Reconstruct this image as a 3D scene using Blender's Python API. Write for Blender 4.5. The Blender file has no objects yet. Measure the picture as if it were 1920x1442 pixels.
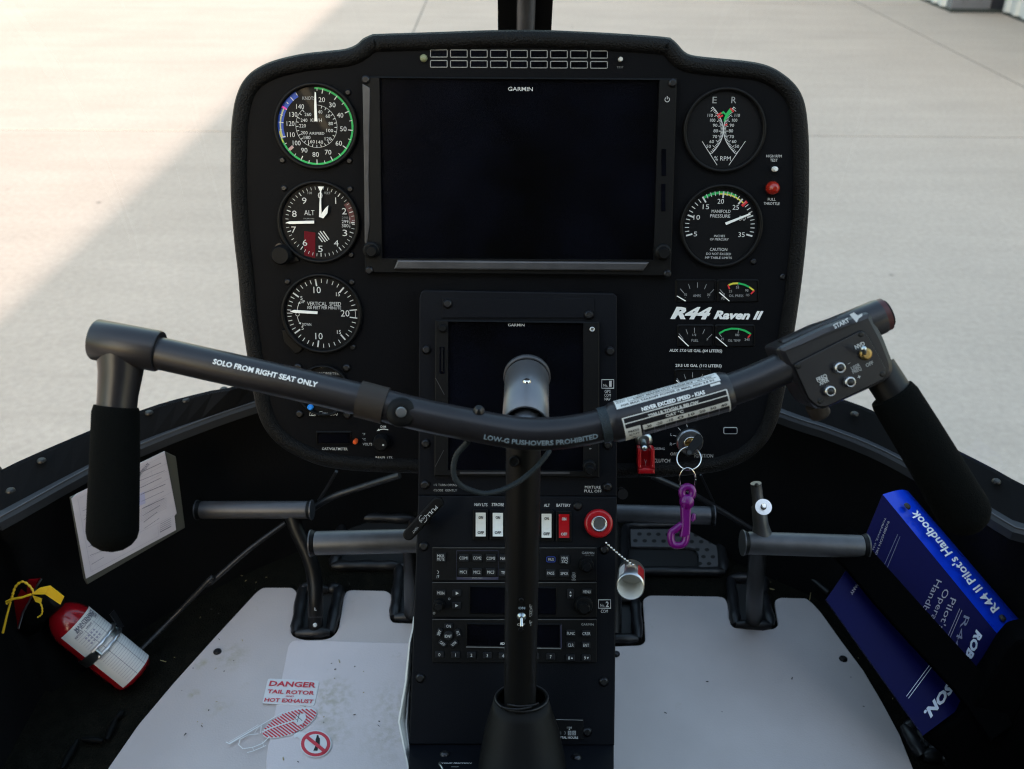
import bpy, math, random
from mathutils import Vector, Matrix
random.seed(7)
R = math.radians
sc = bpy.context.scene
col = sc.collection

# ------------------------------------------------------------------ camera
H = 1.6            # eye height above the apron
FPX = 1800.0       # focal length in pixels of the 1920 px wide photograph
PITCH, ROLL = R(30.4), 0.012
CAM = Vector((0, 0, H))
cp, sp = math.cos(PITCH), math.sin(PITCH)
FW = Vector((0, cp, -sp)); U0 = Vector((0, sp, cp)); X0 = Vector((1, 0, 0))
RT = X0 * math.cos(ROLL) + U0 * math.sin(ROLL)
UP = U0 * math.cos(ROLL) - X0 * math.sin(ROLL)
cd = bpy.data.cameras.new('camera')
cam = bpy.data.objects.new('camera', cd); col.objects.link(cam)
cam.matrix_world = Matrix(((RT.x, UP.x, -FW.x, CAM.x), (RT.y, UP.y, -FW.y, CAM.y), (RT.z, UP.z, -FW.z, CAM.z), (0, 0, 0, 1)))
cd.sensor_width = 36.0; cd.lens = 36.0 * FPX / 1920.0
cd.clip_start = 0.02; cd.clip_end = 2000
cd.dof.use_dof = True; cd.dof.focus_distance = 0.915; cd.dof.aperture_fstop = 9.0
sc.camera = cam

# ------------------------------------------------------------------ sky, sun, exposure
SUN_EL = R(24)
def _gz(px, py):                   # where two points of the shadow edge lie on the apron
    r = FW + RT * ((px - 960.0) / FPX) - UP * ((py - 721.0) / FPX); return CAM - r * (H / r.z)
EDGE0, EDGE1 = _gz(0, 590), _gz(640, 0)
SUN_H = (EDGE0 - EDGE1).normalized()             # the sun stands behind, along the shadow edge
SUN_DIR = Vector((SUN_H.x * math.cos(SUN_EL), SUN_H.y * math.cos(SUN_EL), math.sin(SUN_EL)))
wd = bpy.data.worlds.new('World'); sc.world = wd; wd.use_nodes = True
nt = wd.node_tree; bg = nt.nodes['Background']
sky = nt.nodes.new('ShaderNodeTexSky'); sky.sky_type = 'NISHITA'; sky.sun_disc = False
sky.sun_elevation = SUN_EL; sky.sun_rotation = math.atan2(SUN_H.x, SUN_H.y); sky.air_density = 2.1; sky.dust_density = 3.4; sky.ozone_density = 2.2
nt.links.new(sky.outputs[0], bg.inputs[0]); bg.inputs[1].default_value = 0.15
sd = bpy.data.lights.new('sun', 'SUN'); sd.energy = 2.0; sd.angle = R(0.55); sd.color = (1.0, 0.83, 0.74)
so = bpy.data.objects.new('sun', sd); col.objects.link(so)
so.rotation_euler = SUN_DIR.to_track_quat('Z', 'Y').to_euler()
sc.view_settings.view_transform = 'Standard'; sc.view_settings.look = 'None'
sc.view_settings.exposure = 1.92; sc.view_settings.gamma = 1.0
sc.render.engine = 'CYCLES'
sc.cycles.max_bounces = 8; sc.cycles.transparent_max_bounces = 16
sc.cycles.use_denoising = True; sc.cycles.denoising_prefilter = 'NONE'; sc.cycles.filter_width = 1.15

# ------------------------------------------------------------------ helpers: measuring
def ray(px, py):
    return FW + RT * ((px - 960.0) / FPX) - UP * ((py - 721.0) / FPX)
def W(px, py, z):
    return CAM + ray(px, py) * z
class Crop:                       # a measured enlargement of the photograph -> photo pixels
    def __init__(s, ox, oy, k): s.o = (ox, oy); s.s = k
    def __call__(s, x, y): return (s.o[0] + x / s.s, s.o[1] + y / s.s)
PX = Crop(0, 0, 1.0)
A1 = Crop(420, 40, 4.8); A2 = Crop(420, 330, 4.8); A3 = Crop(420, 600, 4.8); A4 = Crop(780, 0, 4.8)
A5 = Crop(1180, 40, 4.8); A6 = Crop(1180, 330, 4.8); A7 = Crop(1180, 600, 4.8); A8 = Crop(780, 440, 4.8)
B1 = Crop(780, 720, 4.8); B2 = Crop(760, 1000, 4.5714); B3 = Crop(720, 1142, 4.174); B4 = Crop(140, 560, 3.84)
B5 = Crop(600, 640, 3.31); B6 = Crop(1100, 660, 4.8); B7 = Crop(1400, 550, 4.8); B8 = Crop(0, 800, 4.8)
C1 = Crop(0, 1060, 4.8); C2 = Crop(360, 1060, 3.775); C3 = Crop(340, 860, 4.0065); C4 = Crop(1120, 860, 3.795)
C5 = Crop(1380, 860, 3.795); C6 = Crop(1540, 880, 3.795); C7 = Crop(1540, 1062, 3.795)

class Pl:                          # a real plane in the place with its own metric u, v, n axes
    def __init__(s, o, n, u=None):
        s.o = Vector(o); s.n = Vector(n).normalized()
        if s.n.dot(CAM - s.o) < 0: s.n = -s.n
        u = Vector(u) if u is not None else Vector((1, 0, 0))
        s.u = (u - s.n * u.dot(s.n)).normalized(); s.v = s.n.cross(s.u)
    def uv(s, px, py, h=0.0):
        r = ray(px, py); t = ((s.o + s.n * h) - CAM).dot(s.n) / r.dot(s.n)
        p = CAM + r * t - s.o
        return (p.dot(s.u), p.dot(s.v))
    def w(s, u, v, h=0.0): return s.o + s.u * u + s.v * v + s.n * h
    def at(s, px, py, h=0.0):
        a = s.uv(px, py, h); return s.w(a[0], a[1], h)
    def k(s, px, py):              # metres per photo pixel here
        a = s.uv(px, py); b = s.uv(px + 1, py); return math.hypot(b[0] - a[0], b[1] - a[1])
    def ky(s, px, py):
        a = s.uv(px, py); b = s.uv(px, py + 1); return math.hypot(b[0] - a[0], b[1] - a[1])
    def mat(s, px, py, h=0.0, rot=0.0):
        p = s.at(px, py, h)
        m = Matrix(((s.u.x, s.v.x, s.n.x, p.x), (s.u.y, s.v.y, s.n.y, p.y), (s.u.z, s.v.z, s.n.z, p.z), (0, 0, 0, 1)))
        return m @ Matrix.Rotation(rot, 4, 'Z')
def pl3(a, b, c, u=None):
    A, B, C_ = W(*a), W(*b), W(*c)
    return Pl(A, (B - A).cross(C_ - A), u)
def gz(px, py, z0):                # point of the horizontal plane z = z0 seen at this pixel
    r = ray(px, py); t = (z0 - H) / r.z
    return CAM + r * t

def catmull(P, n=8, closed=False):
    P = [Vector(p) for p in P]; out = []; N = len(P)
    segs = N if closed else N - 1
    for i in range(segs):
        g = (lambda j: P[j % N]) if closed else (lambda j: P[max(0, min(N - 1, j))])
        a, b, c, d = g(i - 1), g(i), g(i + 1), g(i + 2)
        for k in range(n):
            t = k / n
            out.append(0.5 * ((2 * b) + (c - a) * t + (2 * a - 5 * b + 4 * c - d) * t * t + (3 * b - a - 3 * c + d) * t ** 3))
    if not closed: out.append(P[-1])
    return out
def resample(P, n):
    L = [0.0]
    for a, b in zip(P, P[1:]): L.append(L[-1] + (b - a).length)
    out = []; j = 0
    for i in range(n):
        t = L[-1] * i / (n - 1)
        while j < len(P) - 2 and L[j + 1] < t: j += 1
        f = (t - L[j]) / max(1e-9, L[j + 1] - L[j])
        out.append(P[j].lerp(P[j + 1], min(1, max(0, f))))
    return out
def area(p): return 0.5 * sum(p[i][0] * p[(i + 1) % len(p)][1] - p[(i + 1) % len(p)][0] * p[i][1] for i in range(len(p)))
def ccw(p): return list(p) if area(p) > 0 else list(reversed(p))
def inset(p, d):
    out = []; n = len(p)
    for i in range(n):
        a, b, c = p[i - 1], p[i], p[(i + 1) % n]
        e1 = (b[0] - a[0], b[1] - a[1]); e2 = (c[0] - b[0], c[1] - b[1])
        l1 = math.hypot(*e1) or 1e-9; l2 = math.hypot(*e2) or 1e-9
        n1 = (-e1[1] / l1, e1[0] / l1); n2 = (-e2[1] / l2, e2[0] / l2)
        m = (n1[0] + n2[0], n1[1] + n2[1]); q = max(0.35, 1 + n1[0] * n2[0] + n1[1] * n2[1])
        out.append((b[0] + m[0] * d / q, b[1] + m[1] * d / q))
    return out
def rrect(x0, y0, x1, y1, r, n=4):
    if r <= 0: return [(x0, y0), (x1, y0), (x1, y1), (x0, y1)]
    o = []
    for cx, cy, a in ((x1 - r, y0 + r, -90), (x1 - r, y1 - r, 0), (x0 + r, y1 - r, 90), (x0 + r, y0 + r, 180)):
        for i in range(n + 1):
            t = R(a + 90 * i / n); o.append((cx + r * math.cos(t), cy + r * math.sin(t)))
    return o
def roundpoly(P, r, n=4):          # rounded corners on a polygon given in pixels
    o = []; N = len(P)
    for i in range(N):
        a, b, c = Vector(P[i - 1]), Vector(P[i]), Vector(P[(i + 1) % N])
        d1 = a - b; d2 = c - b
        t = min(r, d1.length * .45, d2.length * .45)
        p, q = b + d1.normalized() * t, b + d2.normalized() * t
        for k in range(n + 1):
            f = k / n; o.append(tuple((1 - f) ** 2 * p + 2 * f * (1 - f) * b + f * f * q))
    return o

# ------------------------------------------------------------------ text
_tc = {}
def tgeo(s, bold=0.0, shear=0.0, sp_=1.0):
    key = (s, bold, shear, sp_)
    if key not in _tc:
        cu = bpy.data.curves.new('lettering', 'FONT'); cu.body = s; cu.resolution_u = 2; cu.offset = bold; cu.shear = shear
        cu.space_character = sp_
        ob = bpy.data.objects.new('lettering', cu)
        me = bpy.data.meshes.new_from_object(ob)
        v = [(p.co.x, p.co.y) for p in me.vertices]; f = [tuple(q.vertices) for q in me.polygons]
        bpy.data.objects.remove(ob); bpy.data.curves.remove(cu); bpy.data.meshes.remove(me)
        _tc[key] = (v, f)
    return _tc[key]
def tfit(s, h, w=None, bold=0.0, shear=0.0, align='C', sp_=1.0):
    v, f = tgeo(s, bold, shear, sp_)
    if not v: return [], []
    x0 = min(p[0] for p in v); x1 = max(p[0] for p in v)
    sy = h / 0.69; sx = w / (x1 - x0) if w else sy * .92
    xm = {'C': (x0 + x1) / 2, 'L': x0, 'R': x1}[align]
    return [((p[0] - xm) * sx, (p[1] - 0.345) * sy) for p in v], f

# ------------------------------------------------------------------ mesh builder
class M:
    def __init__(s): s.V = []; s.F = []; s.I = []; s.S = []; s.m = []
    def mi(s, mat):
        if mat not in s.m: s.m.append(mat)
        return s.m.index(mat)
    def add(s, vs, fs, mat, smooth=False):
        o = len(s.V); s.V += [Vector(v) for v in vs]; i = s.mi(mat)
        for f in fs: s.F.append(tuple(o + k for k in f)); s.I.append(i); s.S.append(smooth)
        return s
    def prism(s, pl, uvs, h0, h1, mat, bev=0.0, smooth=False, top=None):
        p = ccw(uvs); n = len(p); rings = [(p, h0)]
        if bev > 0: rings += [(p, h1 - bev), (inset(p, bev * .3), h1 - bev * .3), (inset(p, bev), h1)]
        else: rings += [(p, h1)]
        vs = [pl.w(u, v, h) for q, h in rings for u, v in q]; fs = []
        for r in range(len(rings) - 1):
            for i in range(n):
                j = (i + 1) % n; fs.append((r * n + i, r * n + j, (r + 1) * n + j, (r + 1) * n + i))
        s.add(vs, fs, mat, smooth)
        s.add([pl.w(u, v, rings[-1][1]) for u, v in rings[-1][0]], [tuple(range(n))], top or mat)
        return s
    def pprism(s, pl, pts, h0, h1, mat, bev=0.0, smooth=False, top=None):   # polygon in photo pixels
        return s.prism(pl, [pl.uv(x, y, h1) for x, y in pts], h0, h1, mat, bev, smooth, top)
    def rect(s, pl, x0, y0, x1, y1, h0, h1, mat, bev=0.0, r=0.0, top=None):
        return s.pprism(pl, rrect(x0, y0, x1, y1, r), h0, h1, mat, bev, False, top)
    def sheet(s, pl, pts, h, mat):
        s.add([pl.at(x, y, h) for x, y in pts], [tuple(range(len(pts)))], mat) if area([pl.uv(x, y) for x, y in pts]) > 0 else \
            s.add([pl.at(x, y, h) for x, y in reversed(pts)], [tuple(range(len(pts)))], mat)
        return s
    def frame(s, pl, outer, inner, h0, h1, hin, mat, inmat=None):           # outer and inner: pixel polygons of the same count
        o = ccw([pl.uv(x, y, h1) for x, y in outer]); q = ccw([pl.uv(x, y, h1) for x, y in inner]); n = len(o)
        b = .0012
        rings = [(o, h0), (o, h1 - b), (inset(o, b), h1), (q, h1), (q, hin)]
        vs = [pl.w(u, v, h) for r_, h in rings for u, v in r_]; fs = []
        for r in range(4):
            for i in range(n):
                j = (i + 1) % n; fs.append((r * n + i, r * n + j, (r + 1) * n + j, (r + 1) * n + i))
        s.add(vs, fs, mat)
        if inmat: s.add([pl.w(u, v, hin) for u, v in q], [tuple(range(n))], inmat)
        return s
    def lathe(s, mx, prof, mat, n=28, smooth=True, cap0=False, cap1=True, sq=1.0):       # profile (r, h) in a 4x4 frame
        vs = []; fs = []
        for r, h in prof:
            for i in range(n):
                t = 2 * math.pi * i / n; vs.append(mx @ Vector((r * math.cos(t), r * sq * math.sin(t), h)))
        for k in range(len(prof) - 1):
            for i in range(n):
                j = (i + 1) % n; fs.append((k * n + i, k * n + j, (k + 1) * n + j, (k + 1) * n + i))
        s.add(vs, fs, mat, smooth)
        if cap1: s.add(vs[-n:], [tuple(range(n))], mat)
        if cap0: s.add(vs[:n], [tuple(reversed(range(n)))], mat)
        return s
    def disc(s, pl, px, py, r, h0, h1, mat, n=28, bev=0.0):                 # r in photo pixels
        rm = r * pl.k(px, py); mx = pl.mat(px, py, 0)
        pr = [(rm, h0), (rm, h1 - bev), (rm - bev, h1)] if bev else [(rm, h0), (rm, h1)]
        mx = pl.mat(px, py, h1) @ Matrix.Translation((0, 0, -h1))
        return s.lathe(mx, pr, mat, n, smooth=False)
    def ring(s, pl, px, py, r0, r1, h0, h1, mat, n=40, hin=None):
        k = pl.k(px, py); mx = pl.mat(px, py, h1) @ Matrix.Translation((0, 0, -h1)); b = min(.001, (h1 - h0) * .4)
        return s.lathe(mx, [(r1 * k, h0), (r1 * k, h1 - b), (r1 * k - b, h1), (r0 * k + b, h1), (r0 * k, h1 - b), (r0 * k, h0 if hin is None else hin)], mat, n, True, cap1=False)
    def line(s, pl, pts, w, h, mat, closed=False):                          # flat stroke, pixels
        P = [Vector(pl.uv(x, y, h)) for x, y in pts]; hw = w * pl.k(*pts[0]) / 2; n = len(P); vs = []; fs = []
        for i in range(n):
            a = P[i - 1] if (i or closed) else P[i]; c = P[(i + 1) % n] if (i < n - 1 or closed) else P[i]
            d = (c - a).normalized(); m = Vector((-d.y, d.x))
            e1 = (P[i] - a); q = 1.0
            if e1.length > 1e-9 and (c - P[i]).length > 1e-9:
                ca = max(.3, m.dot(Vector((-e1.normalized().y, e1.normalized().x)))); q = 1 / ca
            vs += [pl.w(*(P[i] + m * hw * q), h), pl.w(*(P[i] - m * hw * q), h)]
        for i in range(n if closed else n - 1):
            j = (i + 1) % n; fs.append((2 * i, 2 * i + 1, 2 * j + 1, 2 * j))
        s.add(vs, fs, mat); return s
    def arc(s, pl, px, py, r, a0, a1, w, h, mat, n=None):                   # degrees clockwise from 12 o'clock
        k = pl.k(px, py); c = pl.uv(px, py, h); n = n or max(2, int(abs(a1 - a0) / 6) + 1); vs = []; fs = []
        for i in range(n + 1):
            t = R(a0 + (a1 - a0) * i / n)
            for rr_ in (r - w / 2, r + w / 2): vs.append(pl.w(c[0] + math.sin(t) * rr_ * k, c[1] + math.cos(t) * rr_ * k, h))
        for i in range(n): fs.append((2 * i, 2 * i + 2, 2 * i + 3, 2 * i + 1))
        s.add(vs, fs, mat); return s
    def tick(s, pl, px, py, a, r0, r1, w, h, mat):
        k = pl.k(px, py); c = pl.uv(px, py, h); t = R(a); d = Vector((math.sin(t), math.cos(t))); m = Vector((d.y, -d.x)) * w * k / 2
        c = Vector(c); p = [c + d * r0 * k + m, c + d * r0 * k - m, c + d * r1 * k - m, c + d * r1 * k + m]
        q = [tuple(x) for x in p]; q = ccw(q)
        s.add([pl.w(x, y, h) for x, y in q], [(0, 1, 2, 3)], mat); return s
    def text(s, pl, t, px, py, h, mat, w=None, rot=0.0, z=.0005, align='C', bold=0.0, shear=0.0, sp_=1.0):   # h, w in photo pixels; rot clockwise
        k = pl.k(px, py); ky = k; v, f = tfit(t, h * ky, w * k if w else None, bold, shear, align, sp_)
        c = pl.uv(px, py, z); ca, sa = math.cos(-R(rot)), math.sin(-R(rot))
        s.add([pl.w(c[0] + x * ca - y * sa, c[1] + x * sa + y * ca, z) for x, y in v], f, mat); return s
    def tube(s, pts, rad, mat, n=16, caps=(True, True), smooth=True, dome=(0, 0)):
        P = [Vector(p) for p in pts]; N = len(P)
        rad = [rad] * N if not hasattr(rad, '__len__') else list(rad)
        T = [(P[min(i + 1, N - 1)] - P[max(i - 1, 0)]).normalized() for i in range(N)]
        ref = Vector((0, 0, 1)) if abs(T[0].z) < .9 else Vector((1, 0, 0))
        a = (ref - T[0] * ref.dot(T[0])).normalized(); rings = []
        if dome[0]:
            for k in range(4):
                t = R(90 * (k + .25) / 4.25); rings.append((P[0] - T[0] * dome[0] * math.cos(t), T[0], a.copy(), rad[0] * math.sin(t)))
        for i in range(N):
            a = (a - T[i] * a.dot(T[i])).normalized(); rings.append((P[i], T[i], a.copy(), rad[i]))
        if dome[1]:
            for k in range(4):
                t = R(90 * (k + 1) / 4.25); rings.append((P[-1] + T[-1] * dome[1] * math.sin(t), T[-1], a.copy(), rad[-1] * math.cos(t)))
        vs = []; fs = []
        for c, t_, a_, r_ in rings:
            b = t_.cross(a_)
            for i in range(n):
                q = 2 * math.pi * i / n; vs.append(c + (a_ * math.cos(q) + b * math.sin(q)) * r_)
        for k in range(len(rings) - 1):
            for i in range(n):
                j = (i + 1) % n; fs.append((k * n + i, k * n + j, (k + 1) * n + j, (k + 1) * n + i))
        s.add(vs, fs, mat, smooth)
        if caps[0]: s.add(vs[:n], [tuple(reversed(range(n)))], mat)
        if caps[1]: s.add(vs[-n:], [tuple(range(n))], mat)
        return s
    def box(s, lo, hi, mat, rz=None):
        x0, y0, z0 = lo; x1, y1, z1 = hi
        v = [Vector(p) for p in ((x0, y0, z0), (x1, y0, z0), (x1, y1, z0), (x0, y1, z0), (x0, y0, z1), (x1, y0, z1), (x1, y1, z1), (x0, y1, z1))]
        if rz is not None: v = [rz @ p for p in v]
        return s.add(v, [(0, 3, 2, 1), (4, 5, 6, 7), (0, 1, 5, 4), (1, 2, 6, 5), (2, 3, 7, 6), (3, 0, 4, 7)], mat)
    def loft(s, rows, mat, smooth=True, flip=False):
        n = len(rows[0]); vs = [p for r in rows for p in r]; fs = []
        for k in range(len(rows) - 1):
            for i in range(n - 1):
                f = (k * n + i, k * n + i + 1, (k + 1) * n + i + 1, (k + 1) * n + i)
                fs.append(tuple(reversed(f)) if flip else f)
        return s.add(vs, fs, mat, smooth)
    def slab(s, quad, t, mat):     # a thin solid from four world corners, thickened away from the eye
        q = [Vector(p) for p in quad]; nn = (q[1] - q[0]).cross(q[3] - q[0]).normalized()
        if nn.dot(CAM - q[0]) < 0: nn = -nn; q = [q[0], q[3], q[2], q[1]]
        v = q + [p - nn * t for p in q]
        return s.add(v, [(0, 1, 2, 3), (7, 6, 5, 4), (0, 4, 5, 1), (1, 5, 6, 2), (2, 6, 7, 3), (3, 7, 4, 0)], mat)
    def build(s, name, parent=None, local=None):
        o3 = root_of(parent) if parent else (local or Vector((0, 0, 0)))
        me = bpy.data.meshes.new(name)
        me.from_pydata([tuple(v - o3) for v in s.V], [], s.F)
        for m_ in s.m: me.materials.append(m_)
        me.polygons.foreach_set('material_index', s.I); me.polygons.foreach_set('use_smooth', s.S)
        me.validate(); me.update()
        ob = bpy.data.objects.new(name, me); col.objects.link(ob)
        if parent: ob.parent = parent
        else: ob.location = o3
        return ob
def root_of(o):
    while o.parent: o = o.parent
    return Vector(o.location)
def thing(name, label, cat, loc, group=None):
    o = bpy.data.objects.new(name, None); col.objects.link(o); o.location = Vector(loc); o.empty_display_size = .05
    o['label'] = label; o['category'] = cat
    if group: o['group'] = group
    return o
def lab(o, t): o['label'] = t; return o
def structure(o, kind='structure'): o['kind'] = kind; return o
def put(mesh, name, parent, mx):   # an instance of shared mesh data at a world matrix
    ob = bpy.data.objects.new(name, mesh); col.objects.link(ob); ob.parent = parent
    ob.matrix_local = Matrix.Translation(-root_of(parent)) @ mx
    return ob

# ------------------------------------------------------------------ materials
def mat(name, c, rough=.5, metal=0.0, bump=None, var=None, coat=0.0, spec=.5, emit=None, tex=None):
    m = bpy.data.materials.new(name); m.use_nodes = True; t = m.node_tree; b = t.nodes['Principled BSDF']
    b.inputs['Base Color'].default_value = (*c, 1); b.inputs['Roughness'].default_value = rough; b.inputs['Metallic'].default_value = metal
    b.inputs['Coat Weight'].default_value = coat; b.inputs['Specular IOR Level'].default_value = spec
    tc = t.nodes.new('ShaderNodeTexCoord')
    if var:                        # (scale, amount, second colour)
        nz = t.nodes.new('ShaderNodeTexNoise'); nz.inputs['Scale'].default_value = var[0]; nz.inputs['Detail'].default_value = 6; nz.inputs['Roughness'].default_value = .65
        cr = t.nodes.new('ShaderNodeValToRGB'); cr.color_ramp.elements[0].position = .5 - var[1]; cr.color_ramp.elements[1].position = .5 + var[1]
        cr.color_ramp.elements[0].color = (*c, 1); cr.color_ramp.elements[1].color = (*var[2], 1)
        t.links.new(tc.outputs['Object'], nz.inputs['Vector']); t.links.new(nz.outputs['Fac'], cr.inputs['Fac']); t.links.new(cr.outputs['Color'], b.inputs['Base Color'])
        rr_ = t.nodes.new('ShaderNodeMapRange'); rr_.inputs['To Min'].default_value = max(.05, rough - .1); rr_.inputs['To Max'].default_value = min(1, rough + .1)
        t.links.new(nz.outputs['Fac'], rr_.inputs['Value']); t.links.new(rr_.outputs['Result'], b.inputs['Roughness'])
    if bump:                       # (scale, strength, distance)
        n2 = t.nodes.new('ShaderNodeTexNoise'); n2.inputs['Scale'].default_value = bump[0]; n2.inputs['Detail'].default_value = 3
        bp = t.nodes.new('ShaderNodeBump'); bp.inputs['Strength'].default_value = bump[1]; bp.inputs['Distance'].default_value = bump[2]
        t.links.new(tc.outputs['Object'], n2.inputs['Vector']); t.links.new(n2.outputs['Fac'], bp.inputs['Height']); t.links.new(bp.outputs['Normal'], b.inputs['Normal'])
    if emit: b.inputs['Emission Color'].default_value = (*emit, 1); b.inputs['Emission Strength'].default_value = 1
    return m
black_paint = mat('black powder coat', (.0028, .0032, .0046), .55, bump=(900, .25, .0006), var=(14, .25, (.0036, .0041, .0058)), spec=.07)
console_paint = mat('dark grey console paint', (.0044, .0053, .0080), .5, bump=(1100, .25, .0005), var=(10, .25, (.0056, .0066, .0096)), spec=.10)
leather = mat('black grained vinyl', (.0024, .0024, .0028), .52, bump=(650, .9, .0018), var=(30, .2, (.004, .004, .0045)), spec=.15)
plastic = mat('black moulded plastic', (.004, .004, .0045), .45, bump=(700, .15, .0005), spec=.15)
soft_black = mat('soft black plastic', (.0052, .0055, .0064), .5, bump=(500, .2, .0006), spec=.14)
button_mat = mat('dark rubber key', (.010, .011, .014), .6, spec=.2)
screen_mat = mat('switched off display glass', (.0016, .0016, .0018), .16, spec=.3, var=(7, .16, (.0030, .0036, .0075)))  # bluish blotches in the colour stand in for faint reflections
dial_mat = mat('matt black dial', (.0034, .0038, .0052), .5, coat=.06, bump=(800, .1, .0003), spec=.15)
white = mat('white print', (.56, .57, .575), .65, spec=.2)
bright_white = mat('fresh white print', (.80, .81, .81), .55)
grey_print = mat('worn grey print', (.32, .33, .34), .6)
dim_print = mat('dim grey print', (.12, .125, .13), .6)
needle_mat = mat('white needle paint', (.85, .85, .83), .45)
green = mat('green range print', (.01, .42, .10), .5); yellow = mat('yellow range print', (.65, .60, .06), .5)
pale = mat('pale yellow range print', (.45, .48, .25), .5); red = mat('red range print', (.62, .02, .03), .5)
blue = mat('blue range print', (.008, .06, .42), .5); magenta = mat('magenta mark', (.75, .05, .45), .5)
dull_red = mat('dull red dial print', (.11, .004, .010), .6, spec=.12); pinkish = mat('faint red dial print', (.085, .02, .02), .6)
bright_blue = mat('light blue button', (.03, .28, .85), .35); key_blue = mat('blue key outline', (.03, .08, .45), .5)
violet = mat('violet tint print', (.035, .035, .075), .5)
red_plastic = mat('red moulded plastic', (.40, .006, .012), .32, bump=(300, .1, .0004), coat=.2)
red_lens = mat('red lamp lens', (.30, .016, .008), .15, coat=.6)
amber = mat('orange knob cap', (.75, .10, .02), .3)
white_plastic = mat('white rocker plastic', (.78, .79, .78), .35, var=(60, .3, (.72, .73, .70)))
black_ink = mat('black ink', (.012, .012, .012), .6)
stick_grey = mat('satin grey anodised metal', (.015, .0145, .0178), .33, .2, bump=(500, .12, .0004), var=(18, .3, (.021, .020, .024)), spec=.5)
post_black = mat('satin black tube', (.005, .005, .0055), .42, bump=(500, .12, .0004), spec=.3)
pedal_grey = mat('worn dark metal tube', (.050, .050, .056), .42, .4, bump=(260, .2, .0005), var=(40, .25, (.085, .086, .095)))
brass_brown = mat('brown nylon collar', (.030, .024, .021), .55, bump=(700, .2, .0004), spec=.25)
alu = mat('brushed aluminium', (.62, .63, .65), .3, 1.0, bump=(300, .15, .0004)); steel = mat('polished steel', (.70, .70, .69), .16, 1.0)
zinc = mat('zinc plated steel', (.50, .55, .57), .28, 1.0, bump=(200, .2, .0005)); brass = mat('old brass', (.38, .26, .10), .4, 1.0)
dark_steel = mat('dark steel screw', (.045, .045, .05), .35, .9)
foam = mat('black foam grip', (.0035, .004, .004), .95, bump=(900, .6, .0015), spec=.05)
hose = mat('braided blue grey sleeve', (.016, .024, .031), .5, bump=(1500, .6, .001), spec=.3)
purple = mat('translucent purple plastic', (.145, .003, .15), .3, coat=.2)
carpet = mat('dark carpet', (.0045, .0052, .004), .95, bump=(420, .9, .004), var=(60, .22, (.013, .012, .009)), spec=.05)
wall_black = mat('black trim panel', (.003, .003, .0034), .7, bump=(300, .3, .0012), var=(9, .3, (.0055, .0055, .006)), spec=.1)
sill_mat = mat('black window frame', (.0035, .0035, .004), .6, bump=(400, .1, .0004), spec=.08); lip_mat = mat('dark grey lip', (.026, .028, .033), .45, bump=(300, .1, .0004), spec=.25)
shaded_rubber = mat('shaded black edging', (.003, .0035, .0038), .6, spec=.1)  # darker copy of the edging rubber, its shade put into the colour
rubber = mat('black rubber edging', (.012, .012, .0135), .36, bump=(120, .25, .0012), spec=.4)
pvc_paper = mat('printed paper in a sleeve', (.40, .375, .43), .5, var=(22, .25, (.48, .455, .51)))
pouch = mat('cloudy sleeve margin', (.04, .04, .033), .5)
paper = mat('white paper', (.72, .72, .70), .7); ink = mat('grey ink', (.11, .11, .15), .7); pale_ink = mat('pale ink', (.30, .29, .36), .7)
book_blue = mat('blue vinyl cover', (.0022, .0030, .044), .45, bump=(600, .12, .0004), var=(25, .3, (.0026, .0036, .054)), spec=.07)
spine_lit_blue = mat('blue spine with painted light', (.0015, .030, .46), .30, bump=(600, .1, .0004), var=(25, .3, (.0018, .040, .52)), spec=.3)  # same vinyl as the cover; window light is put into this colour
book_print = mat('silver book print', (.55, .60, .70), .5); strap_mat = mat('black pocket band', (.0014, .0014, .0016), .9, bump=(500, .5, .001), spec=.02)
ext_red = mat('glossy red paint', (.27, .003, .008), .22, coat=.35); tag_yellow = mat('yellow plastic seal', (.85, .50, .02), .4)
perf = mat('grey perforated plate', (.14, .14, .145), .5, .4); label_white = mat('white label', (.66, .66, .65), .55, var=(30, .3, (.60, .60, .58)))
sticker_white = mat('white sticker vinyl', (.76, .76, .77), .45); sticker_red = mat('red sticker print', (.60, .035, .06), .5)
headliner = mat('grey headliner', (.025, .025, .026), .9)
metal_wall = mat('pale ribbed steel', (.55, .58, .60), .45, var=(3, .3, (.48, .51, .54))); metal_dark = mat('grey door steel', (.13, .14, .17), .5, var=(4, .3, (.15, .16, .19)))
flash = mat('dark base flashing', (.03, .04, .042), .6); gap_shade = mat('painted door gap shade', (.02, .025, .04), .6)
soil = mat('joint filler', (.20, .18, .155), .95)

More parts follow.
